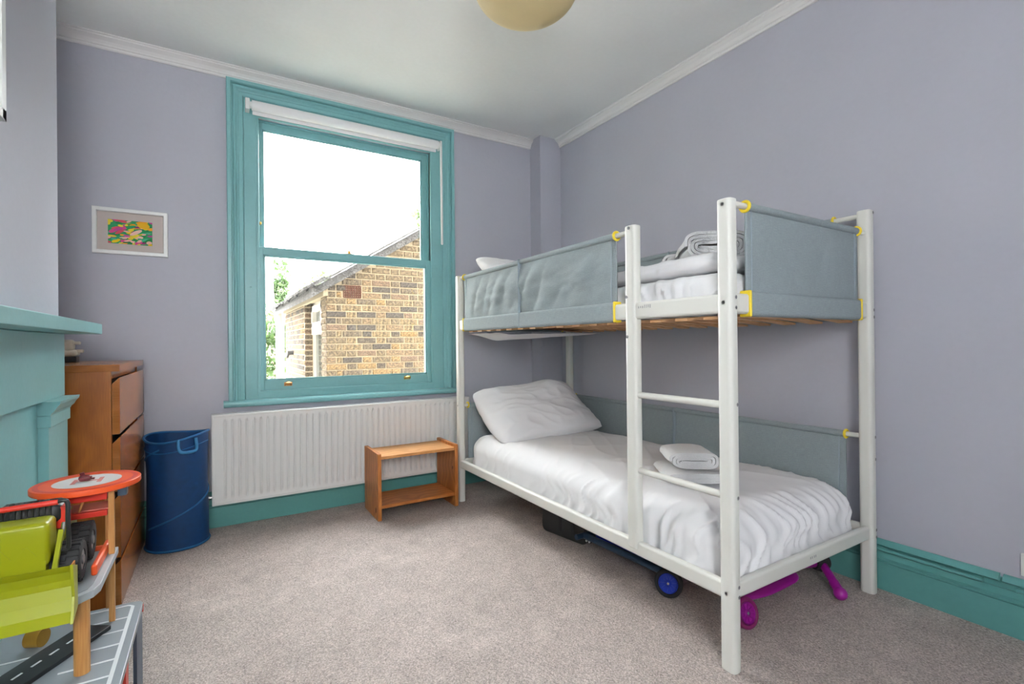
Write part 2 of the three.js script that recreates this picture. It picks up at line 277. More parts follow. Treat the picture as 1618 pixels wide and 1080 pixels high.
// ---------------------------------------------------------------- window_1: teal box sash window
{
  const w = structGroup('window_1', 'large teal-painted sash window with moulded architrave', 'window', [0.815, 0.7, ZB]);
  const T = M.teal, X = V(1, 0, 0), Y = V(0, 1, 0), Z = V(0, 0, 1), NX = V(-1, 0, 0), NY = V(0, -1, 0);
  const AX0 = 0.072, AX1 = 1.567, AY1 = 2.698, AI = 0.092, SILL = 0.745;
  // architrave profile: [inwards from the outer edge, out of the wall]
  const arch = [[0, 0], [0, 0.036], [0.004, 0.042], [0.021, 0.042], [0.026, 0.036], [0.027, 0.018], [0.033, 0.018], [0.037, 0.027], [0.046, 0.029], [0.050, 0.025], [0.056, 0.019], [0.064, 0.017], [0.066, 0.013], [0.084, 0.012], [0.090, 0.008], [AI, 0]];
  part(w, 'architrave', prism(arch, V(AX0, SILL, ZB), V(AX0, AY1, ZB), X, Z, 0, -1), T);
  part(w, 'architrave', prism(arch, V(AX1, SILL, ZB), V(AX1, AY1, ZB), NX, Z, 0, -1), T);
  part(w, 'architrave', prism(arch, V(AX0, AY1, ZB), V(AX1, AY1, ZB), NY, Z, 1, -1), T);
  // flat lining boards between architrave and sashes
  const li = 0.006;
  part(w, 'lining', bx(AX0 + AI, OX0, SILL, AY1 - AI, ZB - 0.02, ZB + li, 0.002), T);
  part(w, 'lining', bx(OX1, AX1 - AI, SILL, AY1 - AI, ZB - 0.02, ZB + li, 0.002), T);
  part(w, 'lining', bx(OX0, OX1, OY1, AY1 - AI, ZB - 0.02, ZB + li, 0.002), T);
  part(w, 'lining', bx(OX0, OX1, SILL - 0.002, OY0, ZB - 0.03, ZB + li - 0.001, 0.002), T);
  // jambs of the box
  part(w, 'jamb', bx(OX0 - 0.012, OX0, OY0, OY1, ZB - 0.17, ZB - 0.005), T);
  part(w, 'jamb', bx(OX1, OX1 + 0.012, OY0, OY1, ZB - 0.17, ZB - 0.005), T);
  part(w, 'head', bx(OX0, OX1, OY1, OY1 + 0.012, ZB - 0.17, ZB - 0.005), T);
  part(w, 'outer_sill', bx(OX0 - 0.05, OX1 + 0.05, OY0 - 0.05, OY0 - 0.004, ZB - 0.26, ZB - 0.02), M.plasticWhite, 'white outer sill');
  // staff bead round the inside, parting bead between the sashes
  const bead = [[0, 0], [0.013, 0], [0.015, -0.004], [0.015, -0.013], [0.012, -0.018], [0, -0.018]];
  const ringOf = (pr, z, n) => {
    part(w, n, prism(pr, V(OX0, OY0, z), V(OX0, OY1, z), X, Z, 1, -1), T); part(w, n, prism(pr, V(OX1, OY0, z), V(OX1, OY1, z), NX, Z, 1, -1), T);
    part(w, n, prism(pr, V(OX0, OY1, z), V(OX1, OY1, z), NY, Z, 1, -1), T);
  };
  ringOf(bead, ZB + 0.008, 'staff_bead');
  part(w, 'staff_bead', prism(bead, V(OX0, OY0, ZB + 0.008), V(OX1, OY0, ZB + 0.008), Y, Z, 1, -1), T);
  ringOf([[0, 0], [0.012, 0], [0.012, -0.010], [0, -0.010]], ZB - 0.062, 'parting_bead');
  // sashes
  const sash = (name, x0, x1, y0, y1, gx0, gx1, gy0, gy1, z0, z1, lab) => {
    const s = part(w, name, merge(bx(x0, gx0, y0, y1, z0, z1, 0.004), bx(gx1, x1, y0, y1, z0, z1, 0.004), bx(gx0 - 0.002, gx1 + 0.002, y0, gy0, z0, z1, 0.004), bx(gx0 - 0.002, gx1 + 0.002, gy1, y1, z0, z1, 0.004)), T, lab);
    const zc = z0 + 0.012, m = [[0, 0], [0.010, 0], [0.010, -0.004], [0.004, -0.016], [0.0, -0.018]];
    part(s, 'glazing_bar', merge(prism(m, V(gx0, gy0, z1 - 0.004), V(gx0, gy1, z1 - 0.004), X, Z), prism(m, V(gx1, gy0, z1 - 0.004), V(gx1, gy1, z1 - 0.004), NX, Z), prism(m, V(gx0, gy0, z1 - 0.004), V(gx1, gy0, z1 - 0.004), Y, Z), prism(m, V(gx0, gy1, z1 - 0.004), V(gx1, gy1, z1 - 0.004), NY, Z)), T);
    part(s, 'pane', bx(gx0 - 0.004, gx1 + 0.004, gy0 - 0.004, gy1 + 0.004, zc, zc + 0.003), M.glass, 'clear glass');
    return s;
  };
  sash('lower_sash', OX0 + 0.003, OX1 - 0.003, OY0 + 0.008, 1.70, 0.270, 1.352, 0.858, 1.650, ZB - 0.056, ZB - 0.012, 'lower sash with brass lifts');
  sash('upper_sash', OX0 + 0.003, OX1 - 0.003, 1.652, OY1 - 0.002, 0.272, 1.346, 1.700, 2.462, ZB - 0.118, ZB - 0.074, 'upper sash');
  // sill with rounded nose
  const nose = [[-0.02, -0.005], [0.036, -0.005], [0.046, -0.002], [0.053, 0.006], [0.055, 0.015], [0.053, 0.024], [0.046, 0.031], [0.036, 0.034], [-0.02, 0.036]];
  part(w, 'sill', prism(nose, V(0.046, 0.712, ZB), V(1.592, 0.712, ZB), Z, Y), T);
  // hardware
  const lf = (x, y, m) => part(w, 'sash_lift', merge(bx(x - 0.024, x + 0.024, y - 0.012, y + 0.012, ZB - 0.013, ZB - 0.009, 0.002), tube([V(x - 0.016, y - 0.004, ZB - 0.008), V(x - 0.012, y + 0.006, ZB + 0.012), V(x + 0.012, y + 0.006, ZB + 0.012), V(x + 0.016, y - 0.004, ZB - 0.008)], 0.0065, 20, 8), new THREE.SphereGeometry(0.014, 14, 10).scale(1.2, 0.7, 0.7).translate(x, y + 0.006, ZB + 0.004)), m, 'polished metal sash lift');
  lf(0.406, 0.83, M.copper); lf(1.198, 0.835, M.brass);
  part(w, 'sash_latch', merge(bx(0.78, 0.82, 1.698, 1.706, ZB - 0.05, ZB - 0.02, 0.002), new THREE.SphereGeometry(0.011, 12, 8).translate(0.8, 1.714, ZB - 0.03)), M.brass, 'small brass latch');
  part(w, 'sash_stop', merge(rod(V(0.256, 1.856, ZB - 0.075), V(0.256, 1.856, ZB - 0.055), 0.009, 14), new THREE.SphereGeometry(0.009, 12, 8).translate(0.256, 1.856, ZB - 0.054)), M.brass, 'brass sash stop');
  for (const [x, y] of [[1.43, 1.64], [1.44, 1.46], [1.425, 1.26], [0.195, 1.44]]) part(w, 'screw_head', new THREE.SphereGeometry(0.006, 10, 8).scale(1, 1, 0.4).translate(x, y, ZB + li), M.teal);
}
// window_2 out of view behind the camera: frame and glass, lights surfaces facing it
{
  const w = structGroup('window_2', 'unseen window in the wall opposite the teal one, lights what faces the camera', 'window', [-0.275, 1.25, ZF]);
  const [a, b, c, d] = RW;
  part(w, 'frame', merge(bx(a, a + 0.06, c, d, ZF + 0.04, ZF + 0.1), bx(b - 0.06, b, c, d, ZF + 0.04, ZF + 0.1), bx(a, b, c, c + 0.06, ZF + 0.04, ZF + 0.1), bx(a, b, d - 0.06, d, ZF + 0.04, ZF + 0.1), bx(a, b, 1.68, 1.72, ZF + 0.04, ZF + 0.1)), M.teal);
  part(w, 'pane', bx(a + 0.05, b - 0.05, c + 0.05, d - 0.05, ZF + 0.068, ZF + 0.072), M.glass);
}

// ================================================================ outside the window
const brickMats = [[0.53, 0.475, 0.385], [0.49, 0.445, 0.375], [0.45, 0.415, 0.365], [0.53, 0.465, 0.385], [0.40, 0.375, 0.345], [0.50, 0.435, 0.38], [0.36, 0.345, 0.33], [0.57, 0.485, 0.36]].map(([r, g, b], i) => std({
  map: tex(128, 128, (u, v) => { const k = 1 + 0.6 * tnoise(u, v, 7, i) + 0.45 * tnoise(u, v, 22, i + 4) + (tnoise(u, v, 11, i + 9) > 0.28 ? -0.35 : 0); return [r * k, g * k, b * k]; }, true, [5.3 + i * 0.37, 5.1 + i * 0.21]), roughness: 0.95, bumpMap: terry, bumpScale: 0.004 }));
M.mortar = std({ map: tex(128, 128, (u, v) => { const k = 1 + 0.2 * tnoise(u, v, 20, 3); return [0.74 * k, 0.70 * k, 0.62 * k]; }, true, [4, 4]), roughness: 1, bumpMap: terry, bumpScale: 0.003 });
M.facade = std({ map: tex(128, 128, (u, v) => { const k = 1 + 0.2 * tnoise(u, v, 12, 3); return [0.62 * k, 0.58 * k, 0.52 * k]; }, true, [2, 2]), roughness: 1 });
M.ground = std({ map: tex(256, 256, (u, v) => { const k = 1 + 0.5 * tnoise(u, v, 30, 3); return [0.72 * k, 0.71 * k, 0.66 * k]; }, true, [0.5, 0.5]), roughness: 1 });
M.slate = std({ map: tex(128, 128, (u, v) => { const k = 1 + 0.5 * tnoise(u, v, 18, 3) + 0.3 * tnoise(u, v, 5, 8); return [0.47 * k, 0.48 * k, 0.50 * k]; }, true, [3, 3]), roughness: 0.9, bumpMap: terry, bumpScale: 0.006 });
M.gutter = std({ color: lin(0.10, 0.11, 0.12), roughness: 0.6 });
M.upvc = std({ color: lin(0.80, 0.81, 0.80), roughness: 0.4 });
M.terracotta = std({ color: lin(0.11, 0.045, 0.035), roughness: 0.9 });
M.leaf = phys({ color: lin(0.06, 0.12, 0.03), roughness: 0.8, transmission: 0.3, thickness: 0, side: THREE.DoubleSide });
M.leafPale = phys({ color: lin(0.11, 0.16, 0.06), roughness: 0.8, transmission: 0.3, thickness: 0, side: THREE.DoubleSide });
M.bark = std({ color: lin(0.12, 0.09, 0.06), roughness: 1 });
M.darkGlass = std({ color: lin(0.10, 0.12, 0.12), roughness: 0.08 });

struct('unseen_facade', holed(-7, 8, -0.6, 7.5, [[OX0 - 0.03, OX1 + 0.03, OY0 - 0.06, OY1 + 0.03]], 0.12).translate(0, 0, ZB - 0.275), M.facade, 'unseen outer brick face of the house around the window, shades the outbuilding', 'wall');  // out of view above the window; its height shades the outbuilding end wall
struct('added_shade_wall', bx(-5, -1.25, -0.6, 6.2, -9.5, ZB - 0.29), M.facade, 'added wall out of view to the left, shades the side of the outbuilding', 'wall');  // added out of view to hold sky light off the outbuilding side wall
struct('garden_ground', bx(-25, 30, -0.75, -0.6, -60, ZB - 0.28), M.ground, 'garden ground outside the window', 'ground');

function brickGeo(l, h, d, c = 0.006) {                 // front face towards +z, chamfered arrises
  const x = l / 2, y = h / 2, P = [[-x, -y, -d], [x, -y, -d], [x, y, -d], [-x, y, -d], [-x, -y, -c], [x, -y, -c], [x, y, -c], [-x, y, -c], [-x + c, -y + c, 0], [x - c, -y + c, 0], [x - c, y - c, 0], [-x + c, y - c, 0]];
  const Q = [[0, 1, 5, 4], [1, 2, 6, 5], [2, 3, 7, 6], [3, 0, 4, 7], [4, 5, 9, 8], [5, 6, 10, 9], [6, 7, 11, 10], [7, 4, 8, 11], [8, 9, 10, 11]], pos = [];
  for (const [a, b, e, f] of Q) for (const i of [a, b, e, a, e, f]) pos.push(...P[i]);
  const g = new THREE.BufferGeometry(); g.setAttribute('position', new THREE.Float32BufferAttribute(pos, 3)); g.computeVertexNormals(); return boxUV(g);
}
{
  const WX = 1.081, WZ = -5.8, WZ2 = -9.55, GY = -0.6, EAVE = 1.72, SL = 0.63, RX = 4.2;
  const w = thing('brick_outbuilding', 'yellow stock brick wing with sloping roof seen through the window', 'building', [2.6, GY, -7.6]);
  const rake = (x) => EAVE + SL * (x - WX);
  // mortar core: end wall and side wall with window opening
  const wz0 = -6.14, wz1 = -7.36, wyT = 1.66, wyB = 0.1;
  const endShape = extr([[WX + 0.012, GY], [RX, GY], [RX, rake(RX)], [WX + 0.012, EAVE]], 0.1).translate(0, 0, WZ - 0.112);
  const side = holed(WZ2, WZ - 0.05, GY, EAVE, [[wz1, wz0, wyB, wyT]], 0.2);
  side.rotateY(-Math.PI / 2); side.translate(WX + 0.212, 0, 0);
  const core = part(w, 'mortar_wall', merge(endShape, side, bx(WX + 0.1, RX, GY, EAVE, WZ2, WZ2 + 0.1), bx(RX - 0.1, RX, GY, 3.2, WZ2, WZ - 0.1)), M.mortar, 'pale mortar joints');
  // bricks of the end wall: alternate courses of stretchers and headers
  const S = [0, 1, 2].map((i) => brickGeo(0.213 + i * 0.002, 0.060 + i * 0.001, 0.03, 0.007)), H = [0, 1].map((i) => brickGeo(0.099 + i * 0.003, 0.060 + i * 0.001, 0.03, 0.007)), Q = brickGeo(0.050, 0.061, 0.03);
  const o = w.position;
  let nparts = 0; const rest = [];
  const lay = (geo, x, y, z, ry, must) => {
    const far = !must;
    if (far || nparts >= 290) { const g = geo.clone(); g.rotateY(ry); g.translate(x, y, z); rest.push(g); return; }
    const m = new THREE.Mesh(geo, brickMats[Math.floor(rnd() * brickMats.length) % brickMats.length]); m.name = 'brick'; m.castShadow = m.receiveShadow = true;
    m.position.set(x - o.x, y - o.y, z - o.z); m.rotation.y = ry; m.rotation.z = ry ? 0 : rr(-0.006, 0.006); w.add(m); nparts++;
  };
  const vent = [1.262, 1.478, 1.6125, 1.7625];
  for (let c = 0; c < 46; c++) {
    const y = GY + 0.075 + c * 0.075, kind = c % 2; let x = WX + 0.001, n = 0;
    while (x < 4.1) {
      if (Math.abs(y - 1.6875) < 0.06 && x > 1.2 && x < 1.45) { x = vent[1] + 0.012; n = kind ? 4 : 3; }
      const head = n === 0 && Math.abs(y - 1.6875) < 0.06 ? 'h' : kind && n === 0 ? 'h' : kind && n === 1 ? 'q' : n % 2 ? 'h' : 's';
      const l = head === 's' ? 0.215 : head === 'h' ? 0.1015 : 0.05, cx = x + l / 2;
      const topOK = y + 0.02 < rake(cx), hole = false;
      if (topOK && !hole) lay(head === 's' ? S[Math.floor(rnd() * 3)] : head === 'h' ? H[Math.floor(rnd() * 2)] : Q, cx, y + rr(-0.0015, 0.0015), WZ + rr(-0.003, 0.003), 0, y > 0.6 && x < 2.45);
      x += l + 0.0125; n++;
    }
    // side wall
    if (y < EAVE - 0.03) {
      let z = WZ - 0.006, k = 0;
      while (z > WZ2 + 0.12) {
        const s = (k + kind) % 2 === 0, l = s ? 0.215 : 0.102, a = z - l;
        if (!(a < wz0 && z > wz1 && y > wyB - 0.03 && y < wyT + 0.02)) lay(s ? S[0] : H[0], WX + rr(-0.002, 0.002), y, z - l / 2, -Math.PI / 2, y > 0.7 && z < wz1 && z > -9.2);
        z = a - 0.0105; k++;
      }
    }
  }
  const restMesh = part(w, 'further_bricks', mergeGeometries(rest.map(clean)), brickMats[1]); restMesh.userData.kind = 'stuff';
  // reveal brickwork of the window opening
  for (let c = 0; c < 21; c++) { const m = new THREE.Mesh(H[c % 2], brickMats[c % 3 === 0 ? 5 : 2]); m.name = 'brick'; m.position.set(WX + 0.055 - o.x, wyB + 0.04 + c * 0.075 - o.y, wz1 + 0.004 - o.z); m.castShadow = m.receiveShadow = true; w.add(m); }
  // terracotta air brick: frame and lattice
  {
    const [x0, x1, y0, y1] = vent, v = part(w, 'air_brick', bx(x0 + 0.012, x1 - 0.012, y0 + 0.008, y1 - 0.008, WZ - 0.05, WZ - 0.02), M.terracotta, 'red terracotta air brick with a grid of holes');
    const bars = []; for (let i = 0; i <= 8; i++) { const x = x0 + 0.012 + (x1 - x0 - 0.024) * i / 8; bars.push(bx(x - 0.005, x + 0.005, y0 + 0.008, y1 - 0.008, WZ - 0.02, WZ + 0.001)); }
    for (let i = 0; i <= 5; i++) { const y = y0 + 0.008 + (y1 - y0 - 0.016) * i / 5; bars.push(bx(x0 + 0.012, x1 - 0.012, y - 0.005, y + 0.005, WZ - 0.02, WZ)); }
    part(v, 'lattice', merge(bars), M.terracotta);
  }
  // roof: slab, verge and eaves slates, gutter, fascia
  const roofSlab = prism([[-0.16, -0.10], [RX - WX, (RX - WX) * SL], [RX - WX, (RX - WX) * SL + 0.10], [-0.16, 0.0]], V(WX, EAVE - 0.02, WZ2 - 0.1), V(WX, EAVE - 0.02, WZ + 0.05), V(1, 0, 0), V(0, 1, 0));
  const roof = part(w, 'roof', roofSlab, M.slate, 'weathered grey slate roof');
  const up = Math.atan(SL);
  for (let i = 0; i < 20; i++) { const d = -0.15 + i * 0.15, x = WX + d * Math.cos(up), g = bx(-0.005, 0.165, 0, rr(0.018, 0.03), -0.1, 0.05 + rr(-0.012, 0.012)); g.rotateZ(up + rr(-0.02, 0.05)); g.translate(x, EAVE + 0.085 + (x - WX) * SL, WZ + 0.06); part(roof, 'slate', g, M.slate); }
  for (let i = 0; i < 22; i++) { const z = WZ + 0.02 - i * 0.17, g = bx(-0.08, 0.2, 0, rr(0.016, 0.03), -0.165, 0); g.rotateZ(up + rr(-0.05, 0.03)); g.translate(WX - 0.17 + rr(-0.015, 0.015), EAVE - 0.005 + rr(0, 0.012), z); part(roof, 'slate', g, M.slate); }
  part(w, 'fascia', bx(WX - 0.03, WX + 0.02, EAVE - 0.09, EAVE + 0.03, WZ2, WZ + 0.0), M.mortar, 'weathered fascia board');
  const gut = []; for (let i = 0; i <= 10; i++) { const a = Math.PI + Math.PI * i / 10; gut.push([Math.cos(a) * 0.058, Math.sin(a) * 0.058]); } for (let i = 10; i >= 0; i--) { const a = Math.PI + Math.PI * i / 10; gut.push([Math.cos(a) * 0.052, Math.sin(a) * 0.052]); }
  const gt = part(w, 'gutter', prism(gut, V(WX - 0.1, EAVE + 0.03, WZ2), V(WX - 0.1, EAVE + 0.03, WZ + 0.06), V(1, 0, 0), V(0, 1, 0)), M.gutter, 'dark gutter');
  for (let i = 0; i < 5; i++) part(gt, 'bracket', bx(WX - 0.165, WX - 0.03, EAVE - 0.035, EAVE + 0.045, WZ - 0.3 - i * 0.8, WZ - 0.27 - i * 0.8), M.gutter);
  // white window in the side wall
  const fx = WX + 0.11, wf = part(w, 'window_frame', merge(
    bx(fx, fx + 0.06, wyB, wyT, wz0 - 0.07, wz0), bx(fx, fx + 0.06, wyB, wyT, wz1, wz1 + 0.07), bx(fx, fx + 0.06, wyT - 0.07, wyT, wz1, wz0), bx(fx, fx + 0.06, wyB, wyB + 0.07, wz1, wz0),
    bx(fx, fx + 0.06, wyB, wyT, -6.55, -6.47), bx(fx - 0.02, fx + 0.06, 1.22, 1.32, wz1, -6.5)), M.upvc, 'white window frame');
  part(wf, 'pane', bx(fx + 0.03, fx + 0.036, wyB + 0.05, wyT - 0.05, wz1 + 0.05, -6.5), M.darkGlass); part(wf, 'pane', bx(fx + 0.03, fx + 0.036, wyB + 0.05, wyT - 0.05, -6.5, wz0 - 0.05), M.darkGlass);
  part(wf, 'casement', merge(bx(fx - 0.03, fx + 0.03, 1.32, wyT - 0.05, wz1 + 0.04, wz1 + 0.12), bx(fx - 0.03, fx + 0.03, 1.32, wyT - 0.05, -6.62, -6.54), bx(fx - 0.03, fx + 0.03, wyT - 0.13, wyT - 0.05, wz1 + 0.04, -6.54), bx(fx - 0.03, fx + 0.03, 1.30, 1.38, wz1 + 0.04, -6.54)), M.upvc);
  part(w, 'outdoor_tap', merge(rod(V(WX, 0.955, -8.5), V(WX - 0.09, 0.955, -8.5), 0.035, 14), rod(V(WX - 0.07, 0.955, -8.5), V(WX - 0.10, 0.88, -8.46), 0.02, 12)), M.gutter, 'black pipe outlet on the side wall');
}
{
  const p = thing('soil_pipe', 'white plastic drainpipe with an elbow beside the brick wing', 'pipe', [1.0, -0.6, -9.62]);
  part(p, 'pipe', tube([V(1.005, -0.6, -9.62), V(1.005, 0.8, -9.62), V(1.005, 1.52, -9.62), V(0.985, 1.66, -9.62), V(0.87, 1.79, -9.62), V(0.838, 1.9, -9.62), V(0.838, 2.05, -9.62), V(0.838, 3.0, -9.62), V(0.838, 5.0, -9.62)], 0.068, 90, 16), M.plasticWhite);
  for (const [x, y] of [[1.005, 1.5], [0.838, 1.94]]) part(p, 'collar', rod(V(x, y - 0.05, -9.62), V(x, y + 0.05, -9.62), 0.08, 18), M.plasticWhite);
}
function foliage(blobs, n, size, s0) {
  const base = new THREE.PlaneGeometry(1, 1.6, 1, 2); { const p = base.attributes.position; for (let i = 0; i < p.count; i++) p.setZ(i, 0.25 * (0.8 - Math.abs(p.getY(i)))); for (const i of [0, 1, 4, 5]) p.setX(i, p.getX(i) * 0.2); base.computeVertexNormals(); }
  const keep = seed; seed = s0; const l = [], e = new THREE.Euler(), m = new THREE.Matrix4();
  for (const [x, y, z, rx, ry, rz] of blobs) for (let i = 0; i < n; i++) {
    const d = V(rr(-1, 1), rr(-1, 1), rr(-1, 1)); if (d.length() > 1) { i--; continue; } d.normalize().multiplyScalar(0.55 + 0.5 * rnd());
    const g = base.clone(), k = size * rr(0.6, 1.3); m.makeRotationFromEuler(e.set(rr(0, 6), rr(0, 6), rr(0, 6))).scale(V(k, k, k)); m.setPosition(x + d.x * rx, y + d.y * ry, z + d.z * rz); g.applyMatrix4(m); l.push(g);
  }
  seed = keep; return mergeGeometries(l.map(clean));
}
function tree(name, label, base, blobs, n, size, s0, mat, trunkTop, r) {
  const t = thing(name, label, name.includes('bush') ? 'bush' : 'tree', base);
  part(t, 'trunk', rod(V(...base), V(...trunkTop), r, 10, r * 0.5), M.bark); part(t, 'foliage', foliage(blobs, n, size, s0), mat); return t;
}
tree('garden_bush', 'green leafy bush left of the white drainpipe', [0.9, -0.6, -12.2], [[0.8, 0.9, -12.2, 0.9, 0.6, 0.6], [1.2, 0.2, -12, 0.9, 0.7, 0.6], [0.4, 0.3, -12.1, 0.9, 0.8, 0.6], [1.3, 1.3, -12.6, 0.5, 0.4, 0.4]], 420, 0.09, 5, M.leaf, [0.9, 0.6, -12.2], 0.05);
tree('garden_tree', 'hazy dark tree at the far left of the window view', [1.9, -0.6, -20], [[1.75, 3.7, -20, 0.75, 0.8, 0.6], [1.4, 2.6, -20, 1.0, 0.9, 0.7], [2.0, 3.1, -20, 0.4, 0.5, 0.4]], 380, 0.11, 11, M.leaf, [1.8, 3.4, -20], 0.1);
tree('garden_tree', 'pale green tree rising behind the outbuilding roof at right', [6.6, -0.6, -16], [[6.45, 5.55, -16, 0.7, 0.55, 0.5], [7.0, 4.8, -16, 1.0, 0.9, 0.6]], 300, 0.13, 17, M.leafPale, [6.7, 5.0, -16], 0.12);
tree('garden_bush', 'pale yellow-green shrub behind the eaves beside the chimney', [4.1, -0.6, -22], [[4.0, 3.75, -22, 0.55, 0.5, 0.4], [3.4, 3.2, -22, 0.5, 0.45, 0.4], [4.3, 3.0, -22, 0.8, 0.7, 0.4]], 260, 0.1, 23, M.leafPale, [4.1, 3.4, -22], 0.08);
{
  const h = thing('distant_house', 'pale brick house far behind with white window', 'building', [5, -0.6, -28]);
  part(h, 'wall', bx(1.6, 9, -0.6, 4.35, -32, -27.6), M.facade); part(h, 'parapet', bx(1.5, 9.1, 4.3, 4.45, -32.1, -27.5), M.slate);
  const f = part(h, 'window', bx(3.08, 4.2, 2.5, 3.75, -27.62, -27.55), M.upvc, 'white sash window'); part(f, 'pane', bx(3.2, 3.62, 2.6, 3.65, -27.56, -27.53), M.darkGlass); part(f, 'pane', bx(3.68, 4.1, 2.6, 3.65, -27.56, -27.53), M.darkGlass);
  part(h, 'chimney', merge(bx(4.95, 5.35, 4.3, 5.3, -28.4, -28), bx(4.9, 5.4, 5.3, 5.42, -28.45, -27.95)), M.facade);
}
console.log('outside done');

// ================================================================ radiator
{
  const x0 = -0.013, x1 = 1.632, y0 = 0.158, y1 = 0.677, zf = -3.322, zk = -3.405;
  const r = thing('radiator', 'white ribbed panel radiator under the teal window', 'radiator', [0.81, y0, zk]);
  const n = 42, m0 = 0.034, pitch = (x1 - x0 - 2 * m0) / n, pts = [];
  // corrugated front panel: grid in x and y
  const prof = (t) => { const f = t - Math.floor(t); return -0.017 * (smooth(0.56, 0.68, f) - smooth(0.86, 1.0, f)); };
  const xs = [x0]; for (let i = 0; i < n; i++) for (const f of [0, 0.54, 0.62, 0.70, 0.84, 0.93]) xs.push(x0 + m0 + (i + f) * pitch); xs.push(x1 - m0, x1);
  const ys = [y0, y0 + 0.022, y0 + 0.034, y0 + 0.046, y1 - 0.046, y1 - 0.034, y1 - 0.022, y1], pos = [], idx = [];
  const depthAt = (x, y) => { const e = smooth(y0 + 0.028, y0 + 0.046, y) * (1 - smooth(y1 - 0.046, y1 - 0.028, y)); return x <= x0 + m0 || x >= x1 - m0 ? 0 : prof((x - x0 - m0) / pitch) * e; };
  const edge = (x, y) => (x === x0 || x === x1 || y === y0 || y === y1) ? 0.006 : 0;
  for (const y of ys) for (const x of xs) pos.push(x, y, zf + depthAt(x, y));
  const W = xs.length; for (let j = 0; j < ys.length - 1; j++) for (let i = 0; i < W - 1; i++) { const a = j * W + i; idx.push(a, a + 1, a + W + 1, a, a + W + 1, a + W); }
  const g = new THREE.BufferGeometry(); g.setAttribute('position', new THREE.Float32BufferAttribute(pos, 3)); g.setIndex(idx); g.computeVertexNormals();
  part(r, 'front_panel', g, M.radiator, 'ribbed front');
  part(r, 'back_panel', bx(x0, x1, y0, y1, zk, zf - 0.022, 0.004), M.radiator);
  part(r, 'rim', merge(bx(x0 - 0.004, x0 + 0.008, y0 - 0.004, y1, zf - 0.03, zf + 0.004, 0.003), bx(x1 - 0.008, x1 + 0.004, y0 - 0.004, y1, zf - 0.03, zf + 0.004, 0.003), bx(x0, x1, y0 - 0.004, y0 + 0.008, zf - 0.03, zf + 0.004, 0.003)), M.radiator);
  const gr = [bx(x0 - 0.004, x1 + 0.004, y1 - 0.012, y1 + 0.002, zf - 0.012, zf + 0.004, 0.003), bx(x0 - 0.004, x1 + 0.004, y1 - 0.012, y1 + 0.002, zk, zk + 0.012, 0.003)]; for (let i = 0; i <= 110; i++) { const x = x0 + (x1 - x0) * i / 110; gr.push(bx(x - 0.003, x + 0.003, y1 - 0.008, y1 + 0.001, zk, zf)); }
  part(r, 'top_grille', merge(gr), M.radiator);
  for (const x of [0.2, 1.45]) part(r, 'wall_bracket', bx(x - 0.02, x + 0.02, 0.25, 0.6, ZB + 0.002, zk + 0.002), M.radiator);
  const v = part(r, 'valve', merge(rod(V(-0.052, 0.20, -3.375), V(-0.052, 0.255, -3.375), 0.014, 16), rod(V(-0.052, 0.18, -3.375), V(-0.052, 0.2, -3.375), 0.010, 12)), M.plasticWhite, 'white valve cap');
  part(v, 'connector', merge(rod(V(-0.05, 0.192, -3.375), V(-0.01, 0.192, -3.375), 0.009, 12), rod(V(-0.04, 0.192, -3.375), V(-0.028, 0.192, -3.375), 0.013, 6)), M.chrome, 'chrome connector');
  part(v, 'pipe', rod(V(-0.052, 0, -3.375), V(-0.052, 0.185, -3.375), 0.0075, 12), M.tealGreen, 'painted pipe');
}

// ================================================================ roller blind
{
  const b = thing('roller_blind', 'rolled-up white roller blind at the top of the teal window', 'blind', [0.82, 2.55, ZB + 0.05]);
  const zc = ZB + 0.052, yc = 2.548;
  part(b, 'roll', rod(V(0.208, yc, zc), V(1.425, yc, zc), 0.030, 28), M.linen, 'white rolled fabric');
  part(b, 'hem_bar', bx(0.212, 1.421, yc - 0.046, yc - 0.016, zc - 0.030, zc - 0.022, 0.003), M.linen);
  part(b, 'bracket', merge(bx(0.172, 0.196, yc - 0.034, yc + 0.034, ZB + 0.006, ZB + 0.07, 0.003), rod(V(0.19, yc, zc), V(0.208, yc, zc), 0.02, 16)), M.plasticWhite);
  part(b, 'bracket', merge(bx(1.436, 1.452, yc - 0.028, yc + 0.028, ZB + 0.006, ZB + 0.075, 0.003), rod(V(1.425, yc, zc), V(1.436, yc, zc), 0.022, 16)), M.plasticWhite);
  part(b, 'pull_wand', merge(rod(V(1.443, 1.815, zc + 0.026), V(1.441, yc - 0.02, zc + 0.026), 0.0085, 12), new THREE.SphereGeometry(0.0085, 12, 8).translate(1.443, 1.815, zc + 0.026)), M.plasticWhite, 'long white pull wand');
}

